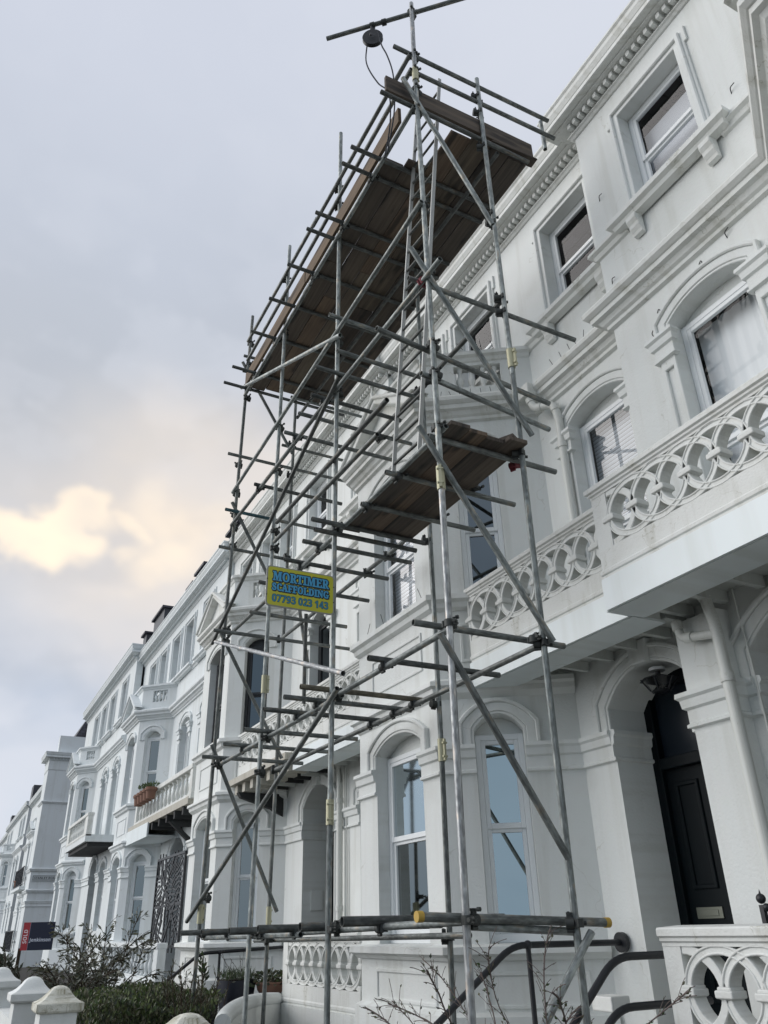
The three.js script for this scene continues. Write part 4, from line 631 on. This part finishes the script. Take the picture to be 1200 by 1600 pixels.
{ // ladder from the lower deck to the top deck
  const t = grp('ladder'), b0 = V3(-5.3, 5.11, -2.90), b1 = V3(-4.87, 5.11, -2.92), t0 = V3(-4.98, 9.95, -3.20), t1 = V3(-4.55, 9.95, -3.24); t.position.copy(b0);
  for (const [a, b] of [[b0, t0], [b1, t1]]) { const A = a.clone().sub(b0), B = b.clone().sub(b0), L = A.distanceTo(B); const m = mesh('stile', metricUV(new RoundedBoxGeometry(0.022, L, 0.04, 1, 0.006).translate(0, L / 2, 0)), M.alu, t); aim(m, A, B); }
  for (let i = 0; i < 19; i++) { const k = (i + 0.6) / 19.4, A = b0.clone().lerp(t0, k).sub(b0), B = b1.clone().lerp(t1, k).sub(b0), m = mesh('rung', new THREE.CylinderGeometry(0.014, 0.014, A.distanceTo(B), 8).translate(0, A.distanceTo(B) / 2, 0), M.tubes[3], t); aim(m, A, B); }
  tag(t, 'grey metal ladder leading up through the scaffold deck opening', 'ladder');
}
{ // rope pulley hanging from the jib
  const t = grp('rope_pulley'), c = V3(-4.66, 10.30, -2.47); t.position.copy(c);
  const dir = V3(1.22, 0.04, -1.35).normalize(), q = new THREE.Quaternion().setFromUnitVectors(V3(0, 0, 1), V3(0.8, -0.12, 0.5).normalize());
  const wheel = mesh('wheel', new THREE.LatheGeometry([[0, -0.03], [0.03, -0.035], [0.06, -0.02], [0.125, -0.028], [0.13, -0.02], [0.112, 0], [0.13, 0.02], [0.125, 0.028], [0.06, 0.02], [0.03, 0.035], [0, 0.03]].map((p) => new THREE.Vector2(...p)), 32).rotateX(Math.PI / 2), M.black, t); wheel.quaternion.copy(q); wheel.scale.setScalar(0.88);
  mesh('hook', merge([box(0.03, 0.2, 0.05, 0, 0.14, 0, 0.006), box(0.05, 0.05, 0.09, 0, 0.03, 0, 0.01)]), M.black, t);
  const o = V3(1, 0, 0).applyQuaternion(q).multiplyScalar(0.118);
  mesh('clamp', new THREE.CylinderGeometry(0.036, 0.036, 0.05, 12).rotateZ(Math.PI / 2).rotateY(0.83).translate(0, 0.235, 0), M.clamp, t); mesh('clamp', new THREE.CylinderGeometry(0.036, 0.036, 0.05, 12).rotateZ(Math.PI / 2).rotateY(0.83).translate(0.09, 0.237, -0.1), M.clamp, t);
  tag(t, 'black pulley wheel hanging from the scaffold jib pole', 'pulley');
  const rope = mesh('rope', merge([
    new THREE.TubeGeometry(new THREE.CatmullRomCurve3([V3(-0.10, 0.02, 0.02), V3(-0.13, -0.25, 0.02), V3(0.0, -0.75, -0.05), V3(0.13, -1.05, -0.10), V3(0.10, -1.5, -0.12), V3(0.0, -1.9, -0.1)]), 40, 0.008, 6),
    new THREE.TubeGeometry(new THREE.CatmullRomCurve3([V3(0.115, -0.04, -0.01), V3(0.14, -0.3, -0.03), V3(0.2, -0.55, -0.06), V3(0.24, -0.9, -0.1), V3(0.2, -1.4, -0.12), V3(0.06, -1.9, -0.1)]), 40, 0.008, 6)]), M.rope); rope.position.copy(c);
  tag(rope, 'dark rope loop hanging from the pulley beside the scaffold top', 'rope');
}
{ // firm's signboard on the scaffold
  const W = 0.66, H = 0.385, cv = document.createElement('canvas'); cv.width = 1024; cv.height = 512; const x = cv.getContext('2d');
  x.fillStyle = '#c3c239'; x.fillRect(0, 0, 1024, 512);
  const word = (s, y, size, width, font, fill, outline, lw) => { x.font = `bold ${size}px ${font}`; const w = x.measureText(s).width; x.save(); x.translate(512, y); x.scale(width / w, 1); x.textAlign = 'center'; x.lineJoin = 'round'; x.lineWidth = lw; x.strokeStyle = outline; x.strokeText(s, 7, 7); x.strokeText(s, 0, 0); x.strokeStyle = fill; x.lineWidth = 9; x.strokeText(s, 0, 0); x.fillStyle = fill; x.fillText(s, 0, 0); x.restore(); };
  word('MORTIMER', 178, 165, 880, 'serif', '#4aa3cf', '#0d1a26', 34); word('SCAFFOLDING', 310, 128, 890, 'serif', '#4aa3cf', '#0d1a26', 30);
  x.font = 'bold 132px sans-serif'; { const s = '07793 023 143', w = x.measureText(s).width; x.save(); x.translate(512, 462); x.scale(880 / w, 1); x.textAlign = 'center'; x.lineJoin = 'round'; x.strokeStyle = '#123247'; x.lineWidth = 11; x.strokeText(s, 0, 0); x.fillStyle = '#2f86a6'; x.fillText(s, 0, 0); x.restore(); }
  const tex = new THREE.CanvasTexture(cv); tex.colorSpace = THREE.SRGBColorSpace; tex.anisotropy = 8;
  const t = grp('sign_board'); t.position.set(-6.25, 4.325, -2.425); t.rotation.y = Math.PI / 2;
  const rr2 = (w, h, r) => { const s = new THREE.Shape(); s.moveTo(-w / 2 + r, -h / 2); s.lineTo(w / 2 - r, -h / 2); s.quadraticCurveTo(w / 2, -h / 2, w / 2, -h / 2 + r); s.lineTo(w / 2, h / 2 - r); s.quadraticCurveTo(w / 2, h / 2, w / 2 - r, h / 2); s.lineTo(-w / 2 + r, h / 2); s.quadraticCurveTo(-w / 2, h / 2, -w / 2, h / 2 - r); s.lineTo(-w / 2, -h / 2 + r); s.quadraticCurveTo(-w / 2, -h / 2, -w / 2 + r, -h / 2); return s; };
  const face = new THREE.ShapeGeometry(rr2(W - 0.025, H - 0.02, 0.035), 8), p = face.attributes.position, uv = face.attributes.uv; for (let i = 0; i < p.count; i++) uv.setXY(i, p.getX(i) / (W - 0.025) + 0.5, p.getY(i) / (H - 0.02) + 0.5);
  mesh('sign_face', face.translate(0, 0, 0.0135), std({ map: tex, roughness: 0.45 }), t);
  mesh('backing', new THREE.ExtrudeGeometry(rr2(W, H, 0.042), { depth: 0.012, bevelEnabled: false }), std({ color: lin(0.32, 0.32, 0.29), roughness: 0.6 }), t);
  mesh('fixing', merge([[-0.322, 0.06], [-0.322, -0.09], [0.322, 0.08], [0.322, -0.07]].map(([a, b]) => new THREE.CylinderGeometry(0.005, 0.005, 0.008, 8).rotateX(Math.PI / 2).translate(a, b, 0.013))), M.clamp, t);
  tag(t, 'yellow scaffolding company sign with blue lettering fixed at an upright', 'sign');
}
// ------------------------------------------------------------------ street furniture, steps, planting
{ // handrails of the steps
  const rail = (name, pts, posts, label, disc) => { const t = grp(name), o = V3(pts[0][0], 0, pts[0][2]); t.position.copy(o); const L = (p) => V3(p[0] - o.x, p[1], p[2] - o.z); mesh('rail', pipe(pts.map(L), 0.024, 12, 0.14), M.black, t); for (const [p, y] of posts) { mesh('post', new THREE.CylinderGeometry(0.02, 0.02, p[1] - y, 10).translate(p[0] - o.x, (p[1] + y) / 2, p[2] - o.z), M.black, t); mesh('socket', new THREE.SphereGeometry(0.034, 12, 8).translate(p[0] - o.x, p[1], p[2] - o.z), M.black, t); } if (disc) mesh('wall_plate', new THREE.CylinderGeometry(0.075, 0.075, 0.04, 20).rotateX(Math.PI / 2).translate(...L(disc).toArray()), M.black, t); tag(t, label, 'handrail', 'black iron handrails of the front steps'); };
  rail('handrail', [[-5.7, 1.452, -5.15], [-5.7, 1.46, -4.03], [-5.7, 0.90, -3.2]], [[[-5.7, 1.458, -4.18], 0.3]], 'black handrail ending in a round plate on the wall behind the scaffold', [-5.7, 1.452, -5.13]);
  rail('handrail', [[-4.5, 1.40, -4.75], [-4.5, 1.403, -3.97], [-4.5, 0.80, -3.29]], [], 'upper black handrail beside the white ring balustrade at lower right');
  rail('handrail', [[-4.55, 1.12, -4.8], [-4.55, 1.12, -3.98], [-4.55, 0.7, -3.55]], [], 'lower black handrail beside the white ring balustrade at lower right');
  rail('handrail', [[-13.2, 1.372, -5.0], [-13.2, 1.325, -3.7], [-13.2, 0.70, -2.85]], [[[-13.2, 1.33, -4.0], 0.3]], 'thin black handrail behind the dark plant pots');
}
{ // ring balustrades of the front terraces
  const mk = (xa, xb, zf, label, o) => { const t = grp('ring_balustrade'); t.position.set(xa, 0, zf); ringBalcony(t, 0, xb - xa, 0, { wz: -1, slab: false, ...o }); const b = t.children[0]; t.remove(b); for (const c of [...b.children]) t.add(c); for (const c of t.children) c.position.y -= 3.135; mesh('base_wall', box(xb - xa, 0.8, 0.2, (xb - xa) / 2, 0.39, -0.07), M.wall, t); tag(t, label, 'balustrade', 'ring pattern balustrades of the front terraces'); return t; };
  mk(-4.09, -1.5, -4.0, 'chunky white ring balustrade at lower right in front of the porch', { postL: 0.14 });
  mk(-11.05, -8.75, -4.2, 'white ring balustrade with pointed openings beside the scaffolded bay', { postL: 0.16 });
  const t = balusterRail('baluster_wall', null, -23.4, -17.2, -4.0, 0.78, { pitch: 0.34, endPosts: 0.3, mat: M.far }); mesh('base_wall', box(6.2, 0.8, 0.2, -20.3, 0.4, -4.08), M.far, t); tag(t, 'white wall of slim balusters behind the leafy shrub', 'balustrade');
  // steps and blocks in front of the porch
  const s = grp('front_steps'); for (let i = 0; i < 4; i++) mesh('step', box(1.5, 0.2, 0.9, -5.0, 0.1 + i * 0.2, -3.2 - i * 0.32, 0.012), M.trim, s); mesh('landing', box(1.55, 0.78, 1.5, -4.98, 0.39, -5.05), M.trim, s); tag(s, 'pale stone steps up to the black front door', 'steps');
  const k = mesh('stone_block', box(0.2, 0.09, 0.16, -4.74, 1.13, -4.1, 0.012), M.trim); tag(k, 'white rectangular stone block at the foot of the porch wall', 'stone block');
  const w = grp('curved_wall'); { const pts = []; for (let i = 0; i <= 10; i++) { const a = i / 10; pts.push([-9.15 - 1.95 * a, 0.77 + 0.03 * a + 0.06 * Math.sin(a * 3.14), -2.85 - 1.3 * Math.pow(a, 1.25)]); } const g = []; for (let i = 0; i < 10; i++) { const a = pts[i], b = pts[i + 1], L = Math.hypot(b[0] - a[0], b[2] - a[2]), q = extrude([[0, 0], [L + 0.003, 0], [L + 0.003, b[1]], [0, a[1]]], 0.14, -0.07); q.applyMatrix4(faceMatrix([a[0], a[2]], [b[0], b[2]])); g.push(q); } mesh('wall_body', merge(g), M.trim, w); mesh('coping', pipe(pts.map((p) => V3(p[0], p[1] + 0.02, p[2])), 0.085, 12), M.wall, w); } tag(w, 'low white curved wall with rounded coping by the pots', 'garden wall');
}
{ // gate piers with domed caps
  const prof = [[0, 0.30], [0.03, 0.299], [0.08, 0.285], [0.12, 0.255], [0.155, 0.205], [0.19, 0.16], [0.235, 0.13], [0.275, 0.115], [0.285, 0.105], [0.285, 0.03], [0.27, 0.01], [0.24, 0], [0, 0]];
  const g = new THREE.LatheGeometry(prof.map((q) => new THREE.Vector2(...q)), 48), p = g.attributes.position;
  for (let i = 0; i < p.count; i++) { const x = p.getX(i), z = p.getZ(i), r = Math.hypot(x, z); if (r > 1e-4) { const c = Math.max(Math.abs(x), Math.abs(z)) / r, k = Math.pow(1 / c, clamp((r - 0.03) / 0.16)) * 0.93; p.setX(i, x * k); p.setZ(i, z * k); } }
  g.computeVertexNormals(); const capGeo = metricUV(toCreasedNormals(g, 0.6));
  const pier = (x, y, z, h, s, label, mat) => { const t = grp('gate_pier'); t.position.set(x, 0, z); mesh('shaft', box(0.42 * s, y, 0.42 * s, 0, y / 2, 0, 0.008), M.wall, t); const c = mesh('cap', capGeo, mat, t); c.position.y = y - 0.002; c.scale.set(s, h, s); tag(t, label, 'gate pier', 'white gate piers with domed caps'); };
  pier(-9.42, 0.955, -1.28, 0.74, 0.80, 'yellowish domed gate pier cap, front one of the overlapping pair', M.cap);
  pier(-10.75, 0.975, -1.17, 0.8, 0.84, 'clean white domed gate pier, rear one of the overlapping pair', M.wall);
  pier(-14.4, 0.95, -1.12, 0.9, 0.95, 'white domed gate pier cut by the left frame edge', M.wall);
  pier(-6.3, 0.93, -1.72, 0.62, 0.86, 'pale rounded gate pier cap at the bottom edge below the scaffold', M.cap);
  for (const [a, b, z0, z1, l] of [[-14.3, -10.9, -1.12, -1.12, 'low white front garden wall between domed gate piers'], [-9.2, -6.5, -1.35, -1.65, 'low white front garden wall before the green hedge']]) { const w = mesh('garden_wall', wallFace([a, z0], [b, z1], 0, 0.72, [], 0.22), M.wall); tag(w, l, 'garden wall'); }
}
{ // estate agent's board
  const cv = document.createElement('canvas'); cv.width = 512; cv.height = 432; const x = cv.getContext('2d');
  x.fillStyle = '#1b2036'; x.fillRect(0, 0, 512, 432); x.fillStyle = '#a8343a'; x.fillRect(0, 0, 112, 432); x.fillStyle = '#8d93a6'; x.fillRect(110, 0, 5, 432);
  x.save(); x.translate(84, 330); x.rotate(-Math.PI / 2); x.fillStyle = '#e8dfe2'; x.font = 'bold 88px sans-serif'; x.fillText('SOLD', 0, 0); x.restore();
  x.fillStyle = '#d5dae6'; x.font = 'bold 76px sans-serif'; { const w = x.measureText('Jenkinson').width; x.save(); x.translate(132, 300); x.scale(345 / w, 1); x.fillText('Jenkinson', 0, 0); x.restore(); }
  const tex = new THREE.CanvasTexture(cv); tex.colorSpace = THREE.SRGBColorSpace;
  const t = grp('sold_board'); t.position.set(-19.3, 0, -2.05); t.rotation.y = 66 * D2R; const W = 0.62, H = 0.5;
  mesh('board_face', new THREE.PlaneGeometry(W, H).translate(0, 1.61, 0.0125), std({ map: tex, roughness: 0.4 }), t); mesh('board_back', box(W, H, 0.02, 0, 1.61, 0), M.black, t); mesh('post', box(0.05, 1.4, 0.05, -0.33, 0.7, -0.04), M.stem, t);
  tag(t, 'navy and red estate agent board reading sold above the shrub', 'sign');
}
{ // street name plate on the corner house
  const cv = document.createElement('canvas'); cv.width = 512; cv.height = 96; const x = cv.getContext('2d'); x.fillStyle = '#b9bfc0'; x.fillRect(0, 0, 512, 96); x.strokeStyle = '#2c2f33'; x.lineWidth = 8; x.strokeRect(8, 8, 496, 80); x.fillStyle = '#26292d'; x.font = 'bold 58px sans-serif'; const w = x.measureText('STANLEY ROAD').width; x.translate(30, 69); x.scale(452 / w, 1); x.fillText('STANLEY ROAD', 0, 0);
  const tex = new THREE.CanvasTexture(cv); tex.colorSpace = THREE.SRGBColorSpace; const t = grp('street_name_plate'); t.position.set(-48.36, 4.3, -5.05); t.rotation.y = Math.PI / 2;
  mesh('plate', box(1.3, 0.27, 0.03, 0, 0, 0), M.far, t); mesh('lettering', new THREE.PlaneGeometry(1.26, 0.235).translate(0, 0, 0.018), std({ map: tex }), t); tag(t, 'street name plate reading Stanley Road on the corner house side wall', 'sign');
}
{ // dark screen of cut leaves on the far terrace
  const t = grp('leaf_screen'); t.position.set(-19.1, 1.36, -4.55); const W = 2.45, H = 1.75, k = mulberry(5);
  mesh('frame', merge([box(0.05, H, 0.05, -W / 2, H / 2, 0), box(0.05, H, 0.05, W / 2, H / 2, 0), box(W, 0.05, 0.05, 0, 0, 0), box(W, 0.05, 0.05, 0, H, 0)]), M.black, t);
  const slats = [], lines = [[-1.2, 0, 0.3, 1.75], [1.2, 0.1, -0.4, 1.2], [-1.2, 0.75, 1.2, 0.8], [-0.2, 0, 0.9, 1.0], [-1.0, 1.75, 0.1, 0.7]];
  for (const [xa, ya, xb, yb] of lines) { const L = Math.hypot(xb - xa, yb - ya); slats.push(box(L, 0.045, 0.03, 0, 0, 0).rotateZ(Math.atan2(yb - ya, xb - xa)).translate((xa + xb) / 2, (ya + yb) / 2, 0)); }
  for (let i = 0; i < 8; i++) for (let j = 0; j < 17; j++) { const x = -W / 2 + (i + 0.5) * W / 8, y = (j + 0.5) * H / 17, a = 0.9 * Math.sin(x * 2.1 + 1) + 0.8 * Math.sin(y * 3.2 + x) + (((i * 2 + j) / 7 | 0) % 2 ? 0.7 : -0.5); slats.push(box(0.34, 0.038, 0.02, 0, 0, 0).rotateZ(a * 0.7).translate(x, y, 0)); }
  const m = mesh('leaf_cutwork', merge(slats), M.black, t); m.userData.kind = 'stuff';
  tag(t, 'tall black metal screen with leaf cutwork between the bays', 'screen');
}
// ---- planting
function leafGeo(l, w) { const g = new THREE.BufferGeometry(), pos = [0, 0, 0, -w / 2, l * 0.45, 0.12 * w, 0, l, -0.1 * l, w / 2, l * 0.45, 0.12 * w, 0, l * 0.45, -0.12 * w]; g.setAttribute('position', new THREE.Float32BufferAttribute(pos, 3)); g.setAttribute('uv', new THREE.Float32BufferAttribute([0.5, 0, 0, 0.5, 0.5, 1, 1, 0.5, 0.5, 0.5], 2)); g.setIndex([0, 4, 1, 1, 4, 2, 0, 3, 4, 4, 3, 2]); g.computeVertexNormals(); return g; }
function leaves(name, parent, pts, geo, mats, sizes, droop = 0) { // scatter along directions
  const per = mats.map(() => []); pts.forEach((p, i) => per[i % mats.length].push(p));
  mats.forEach((m, k) => { if (!per[k].length) return; const im = new THREE.InstancedMesh(geo, m, per[k].length), o = new THREE.Object3D(); per[k].forEach(([p, d], i) => { o.position.copy(p); o.quaternion.setFromUnitVectors(V3(0, 1, 0), V3(d.x + rr(-0.5, 0.5), d.y - droop + rr(-0.4, 0.4), d.z + rr(-0.5, 0.5)).normalize()); o.rotateY(rr(0, 6.3)); o.scale.setScalar(rr(...sizes)); o.updateMatrix(); im.setMatrixAt(i, o.matrix); }); im.name = name; im.castShadow = true; im.receiveShadow = true; im.userData.kind = 'stuff'; parent.add(im); });
}
function branchy(parent, base, n, opt, mat, out) { // arching stems with side twigs; collects leaf spots
  const g = [];
  for (let i = 0; i < n; i++) {
    const a = opt.fan ? opt.fan[0] + (opt.fan[1] - opt.fan[0]) * rnd() : rr(0, 6.28), lean = rr(...opt.lean), L = rr(...opt.len), b = base.clone().add(V3(rr(-1, 1) * opt.spread, 0, rr(-1, 1) * opt.spread * 0.6)), pts = [b.clone()]; let d = V3(Math.cos(a) * lean, 1, Math.sin(a) * lean).normalize(), p = b.clone();
    const seg = 8; for (let s = 0; s < seg; s++) { d.add(V3(rr(-1, 1) * opt.wob, -opt.arch * s / seg, rr(-1, 1) * opt.wob)).normalize(); p = p.clone().addScaledVector(d, L / seg); pts.push(p); }
    const c = new THREE.CatmullRomCurve3(pts); g.push(new THREE.TubeGeometry(c, 12, opt.r * rr(0.6, 1.1), 5));
    const k = Math.round(L * opt.twigs); for (let s = 0; s < k; s++) { const t = rr(0.25, 1), q = c.getPoint(t), td = c.getTangent(t).add(V3(rr(-1, 1), rr(-0.3, 0.6), rr(-1, 1)).multiplyScalar(0.9)).normalize(), tl = rr(...opt.twigLen), e = q.clone().addScaledVector(td, tl); e.y -= tl * 0.12; g.push(new THREE.TubeGeometry(new THREE.QuadraticBezierCurve3(q, q.clone().lerp(e, 0.5).add(V3(0, tl * 0.1, 0)), e), 5, opt.r * 0.4, 4)); for (let m = 0; m < opt.lpt; m++) { const f = rr(0.2, 1.05); out.push([q.clone().lerp(e, f), td.clone()]); } }
    for (let m = 0; m < opt.lps * L; m++) { const t = rr(0.3, 1); out.push([c.getPoint(t), c.getTangent(t).add(V3(rr(-1, 1), 0, rr(-1, 1)))]); }
  }
  return mesh('stems', merge(g), mat, parent);
}
{ // big loose shrub beyond the gate piers
  const t = grp('shrub'); t.position.set(-14.6, 0.4, -2.35); const out = [];
  branchy(t, V3(0, 0, 0), 40, { lean: [0.1, 1.25], len: [0.85, 1.62], spread: 0.5, wob: 0.15, arch: 0.22, r: 0.009, twigs: 11, twigLen: [0.12, 0.32], lpt: 4, lps: 14 }, M.stem, out);
  leaves('leaves', t, out, leafGeo(0.10, 0.032), [M.leafGrey, M.leafDark, M.leafGrey, M.leafOlive], [0.5, 1.25], 0.6); tag(t, 'large loose shrub with narrow grey green leaves behind the gate piers', 'shrub');
  const s = grp('shrub'); s.position.set(-17.2, 0.3, -1.5); const o2 = []; branchy(s, V3(0, 0, 0), 20, { lean: [0.1, 0.8], len: [0.8, 1.2], spread: 0.5, wob: 0.14, arch: 0.25, r: 0.01, twigs: 13, twigLen: [0.12, 0.25], lpt: 4, lps: 16 }, M.stem, o2); leaves('leaves', s, o2, leafGeo(0.11, 0.035), [M.leafDark, M.leafGrey], [0.6, 1.2], 0.4); tag(s, 'dark shrub at the left frame edge behind the gate pier', 'shrub');
}
{ // clipped hedge behind the garden wall: many small leaves
  const t = grp('hedge'); t.position.set(-8.3, 0, -2.2); const out = [], k = mulberry(77);
  for (let i = 0; i < 15000; i++) { const x = -4.0 + k() * 2.7, z = -0.75 + k() * 1.3, top = 0.80 + 0.17 * noise3(x * 2.5, z * 2.5, 3) + 0.09 * noise3(x * 8, z * 8, 5) , y = top - Math.pow(k(), 3) * 0.35; out.push([V3(x, y, z), V3(k() - 0.5, 0.8, k() - 0.5)]); }
  leaves('leaves', t, out, leafGeo(0.045, 0.024), [M.leafHedge, M.leafDark, M.leafOlive, M.leafGreen], [0.5, 1.6]);
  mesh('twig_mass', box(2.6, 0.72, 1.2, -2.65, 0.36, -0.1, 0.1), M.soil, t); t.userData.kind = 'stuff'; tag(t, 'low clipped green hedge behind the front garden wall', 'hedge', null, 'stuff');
  const w = grp('dry_plant'); w.position.set(-9.8, 0.55, -2.7); const o2 = []; branchy(w, V3(0, 0, 0), 26, { lean: [0.05, 0.35], len: [0.45, 0.78], spread: 0.4, wob: 0.08, arch: 0.05, r: 0.005, twigs: 12, twigLen: [0.06, 0.14], lpt: 2, lps: 10 }, M.stem, o2); leaves('leaves', w, o2, leafGeo(0.05, 0.014), [M.leafOlive, M.leafGrey], [0.6, 1.2]); tag(w, 'clump of thin dry stems beside the hedge and the scaffold', 'plant');
}
{ // pots
  const pot = (x, y, z, w, h, label) => { const t = grp('plant_pot'); t.position.set(x, y, z); const g = new THREE.CylinderGeometry(w * 0.72, w * 0.52, h, 4, 1).rotateY(Math.PI / 4 + 0.3).translate(0, h / 2, 0); mesh('pot', metricUV(g), M.planter, t); mesh('soil', new THREE.CylinderGeometry(w * 0.66, w * 0.66, 0.02, 4).rotateY(Math.PI / 4 + 0.3).translate(0, h + 0.003, 0), M.soil, t); return [t, h, () => tag(t, label, 'plant pot')]; };
  let [t, h, done] = pot(-11.55, 0.62, -3.75, 0.36, 0.42, 'dark square plant pot with spiky green grass, upper of two'); { const o = []; for (let i = 0; i < 260; i++) o.push([V3(rr(-0.2, 0.2), h, rr(-0.2, 0.2)), V3(rr(-0.7, 0.7), 1, rr(-0.7, 0.7))]); leaves('blades', t, o, leafGeo(0.16, 0.012), [M.leafGreen, M.leafDark], [0.5, 1.25]); const o2 = []; branchy(t, V3(0, h, 0), 7, { lean: [0.1, 0.9], len: [0.2, 0.42], spread: 0.12, wob: 0.06, arch: -0.02, r: 0.003, twigs: 4, twigLen: [0.03, 0.06], lpt: 1, lps: 0 }, M.stem, o2); leaves('leaves', t, o2, leafGeo(0.03, 0.012), [M.leafDark], [0.7, 1.2]); done(); }
  [t, h, done] = pot(-11.35, 0.42, -3.22, 0.34, 0.42, 'dark square plant pot with a tall leafy stem, lower of two'); { const o = []; for (let i = 0; i < 420; i++) o.push([V3(rr(-0.24, 0.24), h + rr(0, 0.1), rr(-0.24, 0.24)), V3(rr(-0.7, 0.7), 1, rr(-0.7, 0.7))]); leaves('leaves', t, o, leafGeo(0.06, 0.03), [M.leafHedge, M.leafGreen], [0.6, 1.2]); const o2 = []; branchy(t, V3(0, h, 0), 3, { lean: [0.02, 0.15], len: [0.45, 0.58], spread: 0.06, wob: 0.05, arch: 0, r: 0.005, twigs: 8, twigLen: [0.05, 0.1], lpt: 3, lps: 14 }, M.stem, o2); leaves('tall_leaves', t, o2, leafGeo(0.085, 0.034), [M.leafDark, M.leafGreen], [0.7, 1.2], 0.1); done(); }
  const b = grp('plant_bowl'); b.position.set(-11.35, 0.86, -4.15); mesh('bowl', new THREE.LatheGeometry([[0, 0], [0.12, 0], [0.17, 0.06], [0.19, 0.13], [0.2, 0.13], [0.2, 0.15], [0.17, 0.15], [0, 0.12]].map((q) => new THREE.Vector2(...q)), 24), M.terracotta, b); { const o = []; for (let i = 0; i < 300; i++) { const a = rr(0, 6.3), r = rr(0, 0.26); o.push([V3(Math.cos(a) * r, 0.15 + rr(0, 0.14) - r * 0.25, Math.sin(a) * r), V3(Math.cos(a), 0.6, Math.sin(a))]); } leaves('leaves', b, o, leafGeo(0.06, 0.045), [M.leafGreen, M.leafDark, M.leafOlive], [0.6, 1.2], 0.2); } tag(b, 'terracotta bowl of trailing leaves beside the ring balustrade', 'plant pot');
  // pots hung on the far balcony
  const first = grp('balcony_pot'); mesh('pot', new THREE.CylinderGeometry(0.13, 0.10, 0.26, 14).translate(0, 0.17, 0), M.terracotta, first); mesh('rim', new THREE.CylinderGeometry(0.145, 0.145, 0.05, 14).translate(0, 0.25, 0), M.terracotta, first); 
  ['terracotta pot on the far balcony rail, leftmost of five', 'terracotta pot on the far balcony rail, second from left', 'terracotta pot on the far balcony rail, middle of five', 'terracotta pot on the far balcony rail, fourth from left', 'terracotta pot on the far balcony rail, rightmost of five'].forEach((l, i) => { const c = i ? first.clone() : first; c.name = 'balcony_pot'; c.position.set(-21.0 + i * 0.33, 4.34, -4.06); if (i > 1) { const o = []; for (let q = 0; q < 40; q++) o.push([V3(rr(-0.14, 0.14), 0.34, rr(-0.14, 0.14)), V3(rr(-1, 1), 1, rr(-1, 1))]); leaves('leaves', c, o, leafGeo(0.11, 0.04), [M.leafGreen], [0.5, 1.2]); } tag(c, l, 'plant pot', 'terracotta pots on the far balcony'); });
  const p2 = grp('balcony_pot'); p2.position.set(-56.4, 4.12, -4.5); mesh('pot', new THREE.CylinderGeometry(0.34, 0.24, 0.42, 14).translate(0, 0.2, 0), M.terracotta, p2); mesh('rim', new THREE.CylinderGeometry(0.37, 0.37, 0.08, 14).translate(0, 0.42, 0), M.terracotta, p2); tag(p2, 'single terracotta pot on the iron balconette of the corner house', 'plant pot');
}
{ // thorny half bare bush in front of the steps
  const t = grp('thorn_bush'); t.position.set(-4.45, 0.8, -3.05); const out = [];
  branchy(t, V3(0, 0, 0), 18, { lean: [0.15, 1.5], len: [0.4, 0.95], spread: 0.5, wob: 0.2, arch: 0.1, r: 0.005, twigs: 24, twigLen: [0.04, 0.16], lpt: 1, lps: 22 }, M.thorn, out);
  leaves('leaves', t, out, leafGeo(0.024, 0.013), [M.leafDark, M.leafGreen, M.leafOlive], [0.6, 1.3]);
  tag(t, 'half bare thorny bush with tiny leaves before the front steps', 'bush');
}
{ // iron gate seen through the right balustrade
  const t = grp('iron_gate'); t.position.set(-3.35, 0.78, -4.6); const bars = [box(0.03, 0.95, 0.03, -0.45, 0.42, 0), box(0.03, 0.95, 0.03, 0.45, 0.42, 0), box(0.9, 0.03, 0.025, 0, 0.6, 0), box(0.9, 0.03, 0.025, 0, 0.12, 0)]; mesh('gate_frame', merge(bars), M.black, t);
  for (let i = 0; i < 4; i++) { const x = -0.3 + i * 0.2; mesh('scroll', new THREE.TorusGeometry(0.085, 0.011, 8, 20, 5).translate(x, 0.44, 0), M.black, t); mesh('scroll', new THREE.TorusGeometry(0.085, 0.011, 8, 20, 5).rotateZ(Math.PI).translate(x, 0.25, 0), M.black, t); }
  for (const x of [-0.45, 0.45]) mesh('finial', merge([new THREE.SphereGeometry(0.03, 12, 8).translate(x, 0.93, 0), new THREE.ConeGeometry(0.014, 0.05, 10).translate(x, 0.96, 0), new THREE.SphereGeometry(0.024, 10, 8).translate(x + 0.03, 0.88, 0)]), M.black, t);
  tag(t, 'black scrolled iron gate behind the lower right balustrade', 'gate');
}




renderer.render(scene, camera);
